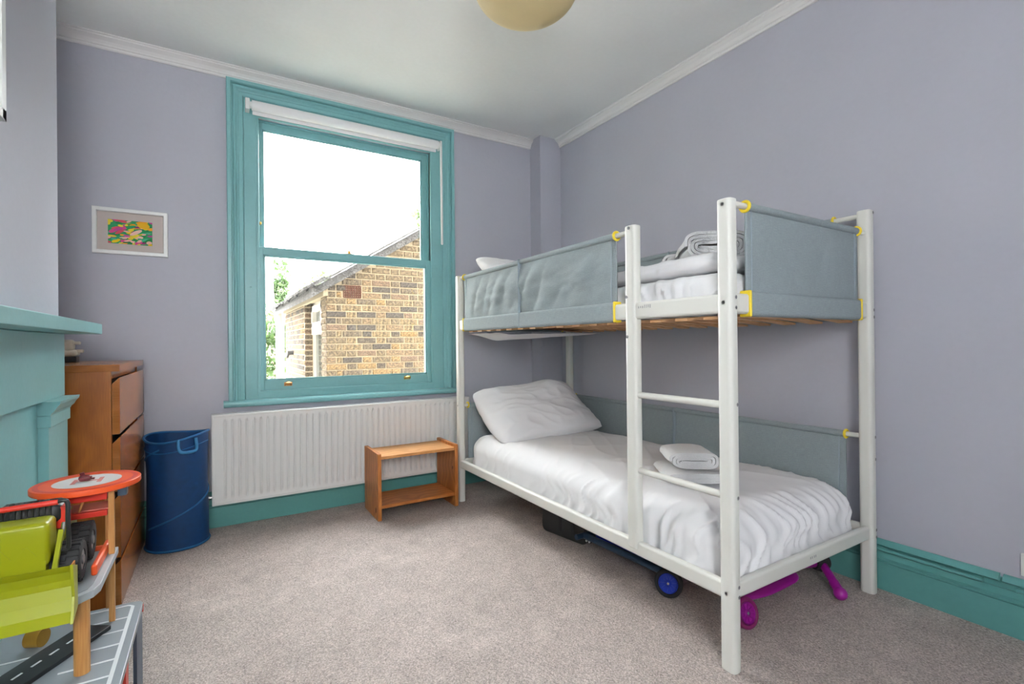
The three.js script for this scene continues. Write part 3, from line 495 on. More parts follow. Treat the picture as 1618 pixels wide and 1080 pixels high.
// ================================================================ small framed picture
{
  const x0 = -0.557, x1 = -0.222, y0 = 1.588, y1 = 1.839;
  const p = thing('picture_frame', 'small white-framed colourful abstract painting on the lavender wall', 'picture', [(x0 + x1) / 2, y0, ZB]);
  const fw = 0.021, d = 0.02, fr = [[0, 0], [0, d], [0.003, d + 0.002], [fw - 0.003, d + 0.002], [fw, d - 0.004], [fw, 0]];
  part(p, 'frame', merge(prism(fr, V(x0, y0, ZB), V(x0, y1, ZB), V(1, 0, 0), V(0, 0, 1), 1, -1), prism(fr, V(x1, y0, ZB), V(x1, y1, ZB), V(-1, 0, 0), V(0, 0, 1), 1, -1), prism(fr, V(x0, y0, ZB), V(x1, y0, ZB), V(0, 1, 0), V(0, 0, 1), 1, -1), prism(fr, V(x0, y1, ZB), V(x1, y1, ZB), V(0, -1, 0), V(0, 0, 1), 1, -1)), M.plasticWhite, 'white wooden frame');
  part(p, 'mount', bx(x0 + 0.015, x1 - 0.015, y0 + 0.015, y1 - 0.015, ZB + 0.001, ZB + 0.008), std({ color: lin(0.56, 0.49, 0.46), roughness: 0.9 }), 'beige mount');
  const cv = document.createElement('canvas'); cv.width = 256; cv.height = 160; const c = cv.getContext('2d');
  c.fillStyle = '#2f9a63'; c.fillRect(0, 0, 256, 160);
  const pal = ['#e0586a', '#e8c81e', '#1f8a4a', '#45b58a', '#d94f8c', '#f0a020', '#8a3a78', '#e9b6a8', '#2a9e63', '#e5d23a', '#c24d9a', '#187a4c'];
  for (let i = 0; i < 120; i++) { c.fillStyle = pal[Math.floor(rnd() * pal.length)]; c.beginPath(); c.ellipse(rnd() * 256, rnd() * 160, rr(10, 34), rr(4, 12), rr(-0.5, 0.25), 0, 6.29); c.fill(); }
  c.fillStyle = '#e8b41a'; c.beginPath(); c.ellipse(205, 28, 36, 20, 0.1, 0, 6.29); c.fill();
  c.fillStyle = '#e9c0b4'; c.beginPath(); c.ellipse(160, 78, 40, 12, -0.5, 0, 6.29); c.fill();
  const ct = new THREE.CanvasTexture(cv); ct.colorSpace = THREE.SRGBColorSpace;
  const g = new THREE.BoxGeometry(0.196, 0.131, 0.002); const m = new THREE.Mesh(g, std({ map: ct, roughness: 0.8 })); m.name = 'painting'; m.position.set(-0.392 - p.position.x, 1.712 - y0, 0.0095); p.add(m); m.userData.label = 'bright green, yellow and pink brush strokes';
}

// ================================================================ chest of drawers
{
  const xf = -0.335, xb = -0.815, z0 = -3.38, z1 = -2.58, H = 1.006;
  const c = thing('chest_of_drawers', 'brown wood veneer chest of four drawers in the alcove', 'chest', [(xf + xb) / 2, 0, (z0 + z1) / 2]);
  part(c, 'top', bx(xb, xf, H - 0.028, H, z0, z1, 0.0015), M.veneerH);
  part(c, 'side_panel', bx(xb, xf - 0.028, 0.0, H - 0.028, z1 - 0.022, z1, 0.001), M.veneerV); part(c, 'side_panel', bx(xb, xf - 0.028, 0.0, H - 0.028, z0, z0 + 0.022, 0.001), M.veneerV);
  part(c, 'back_panel', bx(xb, xb + 0.006, 0.02, H - 0.03, z0 + 0.02, z1 - 0.02), M.veneerV); part(c, 'rail', bx(xf - 0.06, xf - 0.032, H - 0.06, H - 0.028, z0 + 0.022, z1 - 0.022), M.veneerH);
  part(c, 'dark_core', bx(xb + 0.01, xf - 0.06, 0.05, H - 0.06, z0 + 0.022, z1 - 0.022), M.dark, 'near-black core, shade in the drawer gaps put in as colour');  // near-black colour stands for the shade between the drawer fronts
  const gaps = [0.966, 0.713, 0.477, 0.205, 0.0];
  for (let i = 0; i < 4; i++) { const t = gaps[i] - (i ? 0.006 : 0.014), b = gaps[i + 1] + 0.006; part(c, 'drawer_front', prism([[0, b], [0.024, b], [0.026, b + 0.002], [0.026, t - 0.002], [0.0245, t], [0, t - 0.026]], V(xf - 0.026, 0, z0 + 0.001), V(xf - 0.026, 0, z1 - 0.001), V(1, 0, 0), V(0, 1, 0)), M.veneerH); }
}
{
  const t = thing('ornament', 'small cream stacked ornament on black base on the chest', 'ornament', [-0.61, 1.006, -3.2]);
  part(t, 'base', bx(-0.655, -0.578, 1.006, 1.034, -3.235, -3.165, 0.004), M.blackPlastic, 'black block base');
  part(t, 'body', merge(soft(-0.665, -0.575, 1.036, 1.066, -3.24, -3.16, [0.014, 0.014, 0.014], [8, 5, 8], (p) => 0.004 * noise(p.x * 60, p.y * 60, p.z * 60)), soft(-0.66, -0.59, 1.062, 1.115, -3.225, -3.175, [0.012, 0.012, 0.012], [8, 6, 8], (p) => 0.004 * noise(p.x * 60, p.y * 60, p.z * 60)), bx(-0.60, -0.556, 1.052, 1.068, -3.215, -3.19, 0.006), bx(-0.61, -0.566, 1.092, 1.108, -3.21, -3.185, 0.006), bx(-0.645, -0.6, 1.03, 1.042, -3.22, -3.18, 0.004)), M.cream, 'cream carved pieces');
}

// ================================================================ laundry hamper
{
  const cx = -0.176, cz = -3.262, R = 0.146, H = 0.592;
  const h = thing('laundry_hamper', 'royal blue pop-up fabric laundry hamper by the radiator', 'hamper', [cx, 0, cz]);
  const wob = (a, y) => R * (1 + 0.012 * Math.sin(3 * a + y * 7) + 0.02 * noise(Math.cos(a) * 2, y * 6, Math.sin(a) * 2)) - 0.006 * Math.sin(y / H * Math.PI);
  const topY = (a) => H + 0.012 * Math.sin(a * 2 + 0.6) + 0.008 * Math.sin(a + 2);
  const shell = (off, flip) => { const n = 72, m = 24, pos = [], idx = []; for (let j = 0; j <= m; j++) for (let i = 0; i <= n; i++) { const a = i / n * 6.28318, y = j / m * topY(a), r = wob(a, y) + off; pos.push(cx + Math.cos(a) * r, y + 0.002, cz + Math.sin(a) * r); } for (let j = 0; j < m; j++) for (let i = 0; i < n; i++) { const q = j * (n + 1) + i; flip ? idx.push(q, q + 1, q + n + 2, q, q + n + 2, q + n + 1) : idx.push(q, q + n + 2, q + 1, q, q + n + 1, q + n + 2); } const g = new THREE.BufferGeometry(); g.setAttribute('position', new THREE.Float32BufferAttribute(pos, 3)); g.setIndex(idx); g.computeVertexNormals(); return g; };
  part(h, 'wall', merge(shell(0), shell(-0.003, true)), M.blueMesh, 'blue nylon mesh side');
  part(h, 'bottom', rod(V(cx, 0.002, cz), V(cx, 0.008, cz), R - 0.004, 40), M.blueMesh);
  const ring = (yf, r0, nme) => { const p = []; for (let i = 0; i < 40; i++) { const a = i / 40 * 6.28318, y = yf(a); p.push(V(cx + Math.cos(a) * (wob(a, y) + 0.001), y, cz + Math.sin(a) * (wob(a, y) + 0.001))); } part(h, nme, tube(p, r0, 120, 8, true), M.blueTrim); };
  ring((a) => topY(a), 0.006, 'rim'); ring(() => 0.010, 0.006, 'rim'); ring((a) => topY(a) - 0.055, 0.003, 'hem');
  const sp = []; for (let i = 0; i <= 70; i++) { const a = 2.6 - i / 70 * 6.8, y = 0.12 + 0.42 * i / 70; sp.push(V(cx + Math.cos(a) * (wob(a, y) + 0.001), y, cz + Math.sin(a) * (wob(a, y) + 0.001))); }
  part(h, 'spiral_wire', tube(sp, 0.0045, 200, 6), M.blueTrim);
  const ha = 1.22, hp = (da, y, o) => V(cx + Math.cos(ha + da) * (R + o), y, cz + Math.sin(ha + da) * (R + o));
  part(h, 'handle', tube([hp(0.27, 0.588, 0.006), hp(0.27, 0.545, 0.012), hp(0.18, 0.522, 0.02), hp(-0.18, 0.522, 0.02), hp(-0.27, 0.545, 0.012), hp(-0.27, 0.588, 0.006)], 0.008, 40, 8), std({ color: lin(0.03, 0.20, 0.42), roughness: 0.5 }), 'lighter blue handle loop');
}

// ================================================================ mantelpiece
{
  const m = thing('mantelpiece', 'thickly painted teal mantelpiece on the chimney breast', 'mantelpiece', [XC, 0, -1.63]);
  const zF = -2.45, zN = -0.8, T = M.teal;
  part(m, 'shelf', bx(XC, -0.386, 1.131, 1.172, -2.555, -0.7, 0.003), T);
  part(m, 'frieze', bx(XC, -0.48, 0.9, 1.131, zF, zN, 0.004), T);
  part(m, 'back_panel', bx(XC, -0.500, 0, 0.9, zF + 0.1, zN - 0.1), T, 'flat board closing the fireplace');
  const cap = [[0, 0], [0.010, 0], [0.012, 0.006], [0.020, 0.014], [0.026, 0.026], [0.034, 0.036], [0.036, 0.046], [0, 0.046]];
  for (const [a, b] of [[zF, -2.2], [-1.06, zN]]) {
    const p = part(m, 'pilaster', bx(XC, -0.473, 0, 0.86, a, b, 0.003), T);
    part(p, 'capital', merge(prism(cap, V(-0.476, 0.853, a - 0.012), V(-0.476, 0.853, b + 0.012), V(1, 0, 0), V(0, 1, 0)), bx(XC, -0.474, 0.853, 0.9, a, b + 0.01, 0.002), bx(XC, -0.466, 0.812, 0.853, a - 0.006, b + 0.006, 0.003)), T);
    part(p, 'plinth', bx(XC, -0.458, 0, 0.16, a - 0.008, b + 0.008, 0.003), T);
  }
}
{
  const f = thing('wall_frame', 'white picture frame edge on the chimney breast above the mantel', 'picture', [XC, 1.7, -1.45]);
  const x = XC, z0 = -1.872, z1 = -1.05, y0 = 1.70, y1 = 2.50, fr = [[0, 0], [0, 0.025], [0.03, 0.025], [0.034, 0.018], [0.034, 0]];
  part(f, 'frame', merge(bx(x, x + 0.024, y0, y1, z0, z0 + 0.03, 0.002), bx(x, x + 0.024, y0, y1, z1 - 0.03, z1, 0.002), bx(x, x + 0.024, y0, y0 + 0.03, z0, z1, 0.002), bx(x, x + 0.024, y1 - 0.03, y1, z0, z1, 0.002)), M.plasticWhite);
  part(f, 'mount', bx(x + 0.001, x + 0.010, y0 + 0.02, y1 - 0.02, z0 + 0.02, z1 - 0.02), M.linen);
}

// ================================================================ pine step stool / low shelf
{
  const x0 = 0.848, x1 = 1.380, z0 = -3.292, z1 = -2.984, t = 0.019;
  const s = thing('low_shelf', 'low open orange pine shelf stool in front of the radiator', 'shelf', [(x0 + x1) / 2, 0, (z0 + z1) / 2]);
  const sideG = (x) => extr(rrect(z0, z1, 0, 0.408, 0.008), t, 0.0015, 4).rotateY(-Math.PI / 2).translate(x + t, 0, 0);
  part(s, 'side_panel', sideG(x0), M.pineV); part(s, 'side_panel', sideG(x1 - t), M.pineV);
  part(s, 'top_board', bx(x0 + t, x1 - t, 0.372, 0.391, z0 + 0.012, z1 - 0.006, 0.003), M.pineTop, 'pale top board');
  part(s, 'lower_board', bx(x0 + t, x1 - t, 0.070, 0.090, z0 + 0.012, z1 - 0.008, 0.003), M.pineH);
  for (const [x, y, z, r] of [[x0 - 0.0015, 0.055, z1 - 0.05, 0.012], [x1 - t - 0.0015, 0.25, z1 - 0.04, 0.008]]) part(s, 'knot', new THREE.SphereGeometry(r, 14, 10).scale(0.12, 1.5, 0.8).translate(x, y, z), M.knot);
}

// ================================================================ pendant lamp
{
  const cx = 1.098, cz = -1.671, yb = 2.418;
  const l = thing('pendant_lamp', 'cream rounded pendant lampshade hanging from the ceiling', 'lamp', [cx, yb, cz]);
  const R = 0.215, pts = []; for (let i = 0; i <= 26; i++) { const a = -Math.PI / 2 + Math.PI * 0.94 * i / 26, c = Math.cos(a), s = Math.sin(a); pts.push([Math.max(0.0005, R * Math.pow(Math.abs(c), 0.78)), yb + 0.125 + 0.125 * Math.sign(s) * Math.pow(Math.abs(s), 0.9)]); }
  part(l, 'lamp_shade', lathe(pts, 56).translate(cx, 0, cz), M.lampShade);
  part(l, 'cord', rod(V(cx, 2.62, cz), V(cx, HCEIL - 0.02, cz), 0.004, 8), M.plasticWhite); part(l, 'ceiling_rose', lathe([[0.001, HCEIL - 0.03], [0.03, HCEIL - 0.03], [0.045, HCEIL - 0.012], [0.048, HCEIL]], 24).translate(cx, 0, cz), M.plasticWhite);
  part(l, 'bulb_holder', rod(V(cx, 2.56, cz), V(cx, 2.64, cz), 0.018, 16), M.plasticWhite);
}
// socket
{
  const s = thing('wall_socket', 'white wall socket above the teal skirting at the right edge', 'socket', [XR, 0.226, -0.5]);
  part(s, 'plate', bx(XR - 0.010, XR, 0.226, 0.308, -0.566, -0.42, 0.003), M.plasticWhite);
  for (const z of [-0.533, -0.453]) { part(s, 'switch', bx(XR - 0.013, XR - 0.009, 0.285, 0.299, z - 0.006, z + 0.006, 0.001), M.plasticWhite); part(s, 'pin_hole', bx(XR - 0.0105, XR - 0.009, 0.25, 0.258, z - 0.003, z + 0.003), M.dark); }
}
console.log('room furniture done');

// ================================================================ bunk bed
const BX0 = 1.4454, BX1 = 2.3913, BZ0 = -3.070, BZ1 = -1.0126;
{
  const b = thing('bunk_bed', 'white metal bunk bed with grey fabric guards and yellow clips', 'bunk bed', [(BX0 + BX1) / 2, 0, (BZ0 + BZ1) / 2]);
  const W = M.white;
  const post = (x, z, y0, y1, name = 'post', wx = 0.038, wz = 0.046) => {
    const g = merge(extr(rrect(-wx / 2, wx / 2, -wz / 2, wz / 2, 0.014), y1 - y0 - 0.008, 0.004, 6).rotateX(-Math.PI / 2).translate(x, y0 + 0.004, z));
    return part(b, name, g, W);
  };
  const posts = [post(BX0, BZ1, 0, 1.545), post(BX0, BZ0, 0, 1.54), post(BX1, BZ1, 0, 1.632), post(BX1, BZ0, 0, 1.632)];
  const lp = post(BX0, -1.437, 0.255, 1.546, 'ladder_post', 0.036, 0.05);
  part(lp, 'sleeve', extr(rrect(-0.0205, 0.0205, -0.0275, 0.0275, 0.015), 0.41, 0.001, 6).rotateX(-Math.PI / 2).translate(BX0, 1.13, -1.437), W);
  const rung = (y) => part(b, 'rung', rod(V(BX0, y, -1.415), V(BX0, y, BZ1 - 0.02), 0.0125, 18), W);
  rung(0.868); rung(0.568);
  // rails: rounded flat bars
  const railZ = (x, y0, y1, z0, z1, n = 'side_rail') => part(b, n, bx(x - 0.015, x + 0.015, y0, y1, z0, z1, 0.011, 3), W);
  const railX = (z, y0, y1, n = 'end_rail') => part(b, n, bx(BX0 + 0.012, BX1 - 0.012, y0, y1, z - 0.014, z + 0.014, 0.011, 3), W);
  railZ(BX0, 0.229, 0.286, BZ0 + 0.015, BZ1 - 0.015); railZ(BX1, 0.229, 0.286, BZ0 + 0.015, BZ1 - 0.015);
  railX(BZ1, 0.229, 0.286); railX(BZ0, 0.229, 0.286);
  const ur = railZ(BX0, 1.170, 1.236, BZ0 + 0.015, BZ1 - 0.015, 'upper_side_rail'); railZ(BX1, 1.170, 1.236, BZ0 + 0.015, BZ1 - 0.015, 'upper_side_rail');
  railX(BZ1, 1.170, 1.238, 'upper_end_rail'); railX(BZ0, 1.170, 1.238, 'upper_end_rail');
  const tubeR = (a, c) => part(b, 'guard_tube', rod(a, c, 0.0105, 16), W);
  tubeR(V(BX0, 1.523, BZ0), V(BX0, 1.523, -1.44)); tubeR(V(BX0, 1.535, BZ1), V(BX1, 1.535, BZ1)); tubeR(V(BX0, 1.525, BZ0), V(BX1, 1.525, BZ0)); tubeR(V(BX1, 1.612, BZ0), V(BX1, 1.612, BZ1));
  tubeR(V(BX1, 0.664, BZ0), V(BX1, 0.664, BZ1)); tubeR(V(BX0, 0.655, BZ0), V(BX1, 0.655, BZ0));
  // ledges that carry the slats
  for (const [y, x] of [[0.236, BX0 + 0.016], [0.236, BX1 - 0.016]]) part(b, 'slat_ledge', bx(x - 0.012, x + 0.012, y - 0.008, y - 0.003, BZ0 + 0.02, BZ1 - 0.02), W);
  for (const y of [0.236, 1.152]) for (let i = 0; i < 16; i++) { const z = BZ1 - 0.075 - i * 0.1225; const g = new THREE.BoxGeometry(BX1 - BX0 - 0.024, 0.009, 0.056, 14, 1, 1).translate((BX0 + BX1) / 2, y + 0.006, z), p = g.attributes.position; if (y > 1) for (let k = 0; k < p.count; k++) { const q = (p.getX(k) - (BX0 + BX1) / 2) / 0.46; p.setY(k, p.getY(k) + 0.022 * (1 - q * q)); } g.computeVertexNormals(); part(b, 'slat', g, M.slat); }
  // bolts
  const bolt = (x, y, z, nx, nz) => part(b, 'bolt', merge(rod(V(x, y, z), V(x + nx * 0.004, y, z + nz * 0.004), 0.0065, 12), rod(V(x + nx * 0.004, y, z + nz * 0.004), V(x + nx * 0.0055, y, z + nz * 0.0055), 0.003, 6)), M.steel);
  for (const [y] of [[1.527], [1.205]]) bolt(BX0 - 0.019, y, BZ1, -1, 0);
  for (const y of [1.222, 1.188, 0.872, 0.568, 0.278, 0.246]) bolt(BX0 + 0.006, y, BZ1 + 0.023, 0, 1);
  bolt(BX0 - 0.019, 0.255, BZ1, -1, 0); bolt(BX0 - 0.02, 1.535, -1.437, -1, 0); bolt(BX0 - 0.02, 1.10, -1.45, -1, 0); bolt(BX0 - 0.0205, 1.26, -1.452, -1, 0);
  for (const y of [1.62, 1.205, 1.175, 0.664, 0.57, 0.27, 0.24]) bolt(BX1 + 0.010, y, BZ1 + 0.023, 0, 1);
  for (const y of [1.16, 0.655]) bolt(BX0 - 0.019, y, BZ0, -1, 0);
  // small printed marks on the rails
  const mark = (n, P) => part(b, n, merge(P), M.print, 'tiny grey printed marks');
  { const l = []; let z = -1.395; for (let i = 0; i < 7; i++) { const w = rr(0.004, 0.008); l.push(bx(BX0 - 0.0153, BX0 - 0.0148, 1.212 - rr(0, 0.003), 1.219 + (i > 2 ? 0.004 : 0), z, z + w * 0.55)); z += w + 0.004; } mark('rail_print', l); }
  { const l = []; let x = 1.905; for (let i = 0; i < 4; i++) { l.push(bx(x, x + 0.004, 0.258, 0.267, BZ1 + 0.0138, BZ1 + 0.0143)); x += rr(0.008, 0.014); } mark('rail_print', l); }

  // fabric guards: panel hung between tube and rail with sleeves, seams and yellow clips
  function guard(axis, fixed, a, c, yT, yB, seams, sleeveB, amp, label, s0) {   // axis 'z': runs along z at x = fixed
    const L = Math.abs(c - a), Hh = yT - yB, mid = (a + c) / 2;
    let g = new THREE.BoxGeometry(L, Hh, 0.006, 90, 30, 1); g.deleteAttribute('uv'); g.deleteAttribute('normal'); g = mergeVertices(g);
    const p = g.attributes.position;
    for (let i = 0; i < p.count; i++) {
      const u = p.getX(i) / L + 0.5, v = p.getY(i) / Hh + 0.5; let d = 0;
      const e = Math.sin(Math.PI * clamp(v)) * Math.min(1, u * 8, (1 - u) * 8);
      d += amp * (fbm(u * 3.2 + s0, v * 1.6, s0) * 1.6 + 0.9 * Math.pow(Math.abs(noise((u * L / Hh - v * 0.55) * 2.1 + s0, v * 0.5, 3)), 0.8)) * e;
      p.setZ(i, p.getZ(i) + d);
    }
    g.computeVertexNormals();
    const place = (q) => (axis === 'z' ? q.rotateY(-Math.PI / 2).translate(fixed, (yT + yB) / 2, mid) : q.translate(mid, (yT + yB) / 2, fixed));
    const m = part(b, 'guard_panel', place(g), M.fabric, label);
    const at = (s, y, o = 0) => (axis === 'z' ? V(fixed + o, y, s) : V(s, y, fixed + o));
    part(m, 'top_sleeve', rod(at(a, yT), at(c, yT), 0.0145, 18), M.fabric);
    const lo = Math.min(a, c), hi = Math.max(a, c);
    const slab = (s0_, s1_, y0, y1, th, r) => (axis === 'z' ? bx(fixed - th / 2, fixed + th / 2, y0, y1, s0_, s1_, r, 3) : bx(s0_, s1_, y0, y1, fixed - th / 2, fixed + th / 2, r, 3));
    if (sleeveB) part(m, 'rail_sleeve', slab(lo, hi, sleeveB[0], sleeveB[1], 0.040, 0.014), M.fabric);
    const seamB = sleeveB ? sleeveB[0] + 0.002 : yB;
    for (const s of seams) part(m, 'seam', merge(slab(s - 0.006, s + 0.006, sleeveB ? sleeveB[1] - 0.004 : yB, yT, 0.018, 0.004), slab(s - 0.005, s - 0.001, seamB, yT + 0.0145, 0.044, 0.002)), M.fabricSeam);
    for (const s of [lo + 0.028, hi - 0.028]) part(m, 'seam', slab(s - 0.002, s + 0.002, sleeveB ? sleeveB[1] : yB, yT, 0.014, 0.002), M.fabricSeam);
    for (const [s, sg] of [[lo, -1], [hi, 1]]) {
      const tor = new THREE.TorusGeometry(0.0165, 0.0055, 10, 24); if (axis === 'z') tor.translate(0, 0, 0); else tor.rotateY(Math.PI / 2);
      const q = at(s, yT); part(m, 'clip', tor.translate(q.x, q.y, q.z), M.yellow, 'yellow plastic clip');
      if (sleeveB) part(m, 'clip', slab(s - 0.005, s + 0.005, sleeveB[0] - 0.0015, sleeveB[1] + 0.0025, 0.043, 0.012), M.yellow, 'yellow plastic clip');
    }
    return m;
  }
  guard('z', BX0, -2.985, -1.530, 1.523, 1.20, [-2.276], [1.162, 1.246], 0.030, 'light grey fabric guard along the front', 1.3);
  guard('x', BZ1, 1.545, 2.315, 1.535, 1.20, [], [1.162, 1.248], 0.006, 'light grey fabric guard at the near end', 4.1);
  guard('z', BX1, -2.985, -1.135, 1.612, 1.20, [-2.06], [1.162, 1.246], 0.012, 'light grey fabric guard along the wall', 7.7);
  guard('x', BZ0, 1.545, 2.315, 1.525, 1.20, [], [1.162, 1.248], 0.01, 'light grey fabric guard at the far end', 2.2);
  guard('z', BX1, -3.0, -1.095, 0.664, 0.22, [-2.037], null, 0.008, 'light grey fabric guard behind the lower bunk', 5.5);
  guard('x', BZ0, 1.50, 2.33, 0.655, 0.22, [], null, 0.008, 'light grey fabric guard at the head of the lower bunk', 6.6);
}
// ---------------------------------------------------------------- bedding
function beddingDisp(A, cfg) {
  return (p, n) => {
    const side = 1 - smooth(0.2, 0.85, Math.abs(n.y)), top = smooth(0.5, 0.95, n.y);
    const per = Math.abs(n.x) > Math.abs(n.z) ? p.z * 1.0 : p.x * 1.0 + 7;
    const fold = Math.pow(1 - Math.abs(noise(per * 13 + 1.5 * noise(p.y * 8, per * 3), p.y * 2.2, 3)), 5) * 0.013 - 0.003 + 0.005 * noise(per * 30, p.y * 6, 1), nearEnd = cfg.near ? 0.3 + 0.9 * smooth(-2.1, -1.2, p.z) : 1;
    const wr = 0.010 * fbm(p.x * 2.4, p.z * 2.1, 1) + 0.006 * Math.pow(1 - Math.abs(noise(p.x * 3.1 - p.z * 2.2, p.z * 0.9 + p.x * 1.2, 8)), 6) + 0.004 * Math.pow(1 - Math.abs(noise(p.x * 6.5 + p.z * 4.5, p.z * 1.2 - p.x * 0.8, 2)), 6);
    const sh = (1 - smooth(0.9, 1.0, n.y)) * smooth(0.25, 0.75, n.y);
    return A * (nearEnd * side * fold * (cfg.side ?? 1) + top * wr * (cfg.top ?? 1) + nearEnd * sh * fold * 0.5);
  };
}
{
  const t = thing('lower_mattress', 'white-sheeted mattress with plump white cover on the lower bunk', 'mattress', [(BX0 + BX1) / 2, 0.25, (BZ0 + BZ1) / 2]);
  part(t, 'duvet', soft(BX0 + 0.024, BX1 - 0.022, 0.252, 0.462, BZ0 + 0.032, BZ1 - 0.024, [0.12, 0.10, 0.17], [100, 30, 220], beddingDisp(1.25, { near: true }), true), M.linen, 'smooth white cover with wrinkled hanging edges');
  part(t, 'mattress_base', bx(BX0 + 0.05, BX1 - 0.05, 0.249, 0.30, BZ0 + 0.06, BZ1 - 0.06, 0.02), M.linen);
}
function pillowGeo(Wd, L, Hh, s0, n = 64) {           // lies in the xz plane, y up
  const mkS = (sg) => { const g = new THREE.PlaneGeometry(2, 2, n, n); const p = g.attributes.position; for (let i = 0; i < p.count; i++) { const u = p.getX(i), v = p.getY(i), e = Math.max(0, (1 - u * u) * (1 - v * v)); const h = Hh / 2 * Math.pow(e, 0.5) * (1 + 0.16 * noise(u * 1.6 + s0, v * 1.6, sg) + 0.4 * Math.exp(-((u - 0.5) ** 2 + (v + 0.55) ** 2) / 0.16) - 0.22 * Math.exp(-((u + 0.15) ** 2 + (v + 0.7) ** 2) / 0.12));
      const wr = Math.pow(e, 0.3) * (0.016 * fbm(u * 2.2 + s0, v * 2.2, sg * 3 + s0) + 0.012 * Math.pow(1 - Math.abs(noise(u * 2.6 - v * 1.9 + s0, v * 2.4 + u, sg)), 4) - 0.004);
      p.setXYZ(i, u * Wd / 2 * (1 - 0.045 * (1 - v * v) - 0.09 * Math.pow(v * u, 4)) + 0.008 * noise(u * 3, v * 3, s0), sg * (h + wr), v * L / 2 * (1 - 0.05 * (1 - u * u) - 0.09 * Math.pow(v * u, 4)) + 0.008 * noise(v * 3, u * 3, s0 + 4)); } if (sg > 0) { const ix = g.index.array; for (let k = 0; k < ix.length; k += 3) { const q = ix[k]; ix[k] = ix[k + 1]; ix[k + 1] = q; } } return g; };
  let g = mergeGeometries([mkS(1), mkS(-1)]); g.deleteAttribute('uv'); g.deleteAttribute('normal'); g = mergeVertices(g, 1e-4); g.computeVertexNormals(); return g;
}
function pillow(name, label, pos, [W_, L_, H_], rot, s0, bend = 0) {
  const t = thing(name, label, 'pillow', pos, 'white pillows on the bunk bed'); t.rotation.set(...rot); const g = pillowGeo(W_, L_, H_, s0);
  if (bend) { const p = g.attributes.position; for (let i = 0; i < p.count; i++) { const z = p.getZ(i); p.setY(i, p.getY(i) + bend * z * z); } g.computeVertexNormals(); }
  local(t, 'pillowcase', g, M.linen); return t;
}
pillow('pillow', 'white pillow leaning at the head of the lower bunk', [1.925, 0.585, -2.845], [0.86, 0.54, 0.27], [0.60, 0.03, 0.03], 2.5, 0.5);
pillow('pillow', 'white pillow peeking over the front guard of the upper bunk', [1.885, 1.515, -2.825], [0.78, 0.46, 0.18], [0.55, 0.0, -0.10], 9.4);
{
  const t = thing('upper_mattress', 'white-sheeted mattress on the upper bunk', 'mattress', [(BX0 + BX1) / 2, 1.165, (BZ0 + BZ1) / 2]);
  part(t, 'sheet', soft(BX0 + 0.022, BX1 - 0.022, 1.180, 1.316, BZ0 + 0.03, BZ1 - 0.022, [0.035, 0.045, 0.05], [40, 24, 220], beddingDisp(1.1, { top: 0.3 })), M.linen);
  const s = thing('hanging_sheet', 'white sheet sagging under the head of the upper bunk', 'sheet', [1.9, 1.12, -2.7]);
  const g = new THREE.PlaneGeometry(1, 1, 40, 30), p = g.attributes.position;
  for (let i = 0; i < p.count; i++) { const u = p.getX(i) + 0.5, v = p.getY(i) + 0.5, x = BX0 + 0.045 + u * 0.82, z = -3.03 + v * 0.42; const sag = 0.042 * Math.sin(Math.PI * Math.min(1, v * 1.05)) * (1 - 0.75 * u) * smooth(0, 0.16, u) + 0.010 * smooth(0, 0.1, u) * (1 - u); p.setXYZ(i, x, 1.144 - sag - 0.003 * noise(u * 5, v * 6), z); }
  g.computeVertexNormals(); const g2 = g.clone().translate(0, -0.002, 0); part(s, 'cloth', merge(g, g2), M.linen);
}
{
  const t = thing('upper_duvet', 'folded white duvet lying on the upper bunk mattress', 'duvet', [(BX0 + BX1) / 2, 1.33, -1.65]);
  part(t, 'cover', soft(BX0 + 0.035, BX1 - 0.03, 1.322, 1.386, -2.50, BZ1 - 0.045, [0.045, 0.042, 0.05], [70, 18, 130], (p, n) => 0.9 * beddingDisp(1, { top: 1.4, side: 0.35 })(p, n) - 0.018 * smooth(-1.25, -1.05, p.z) * 0), M.linen);
}
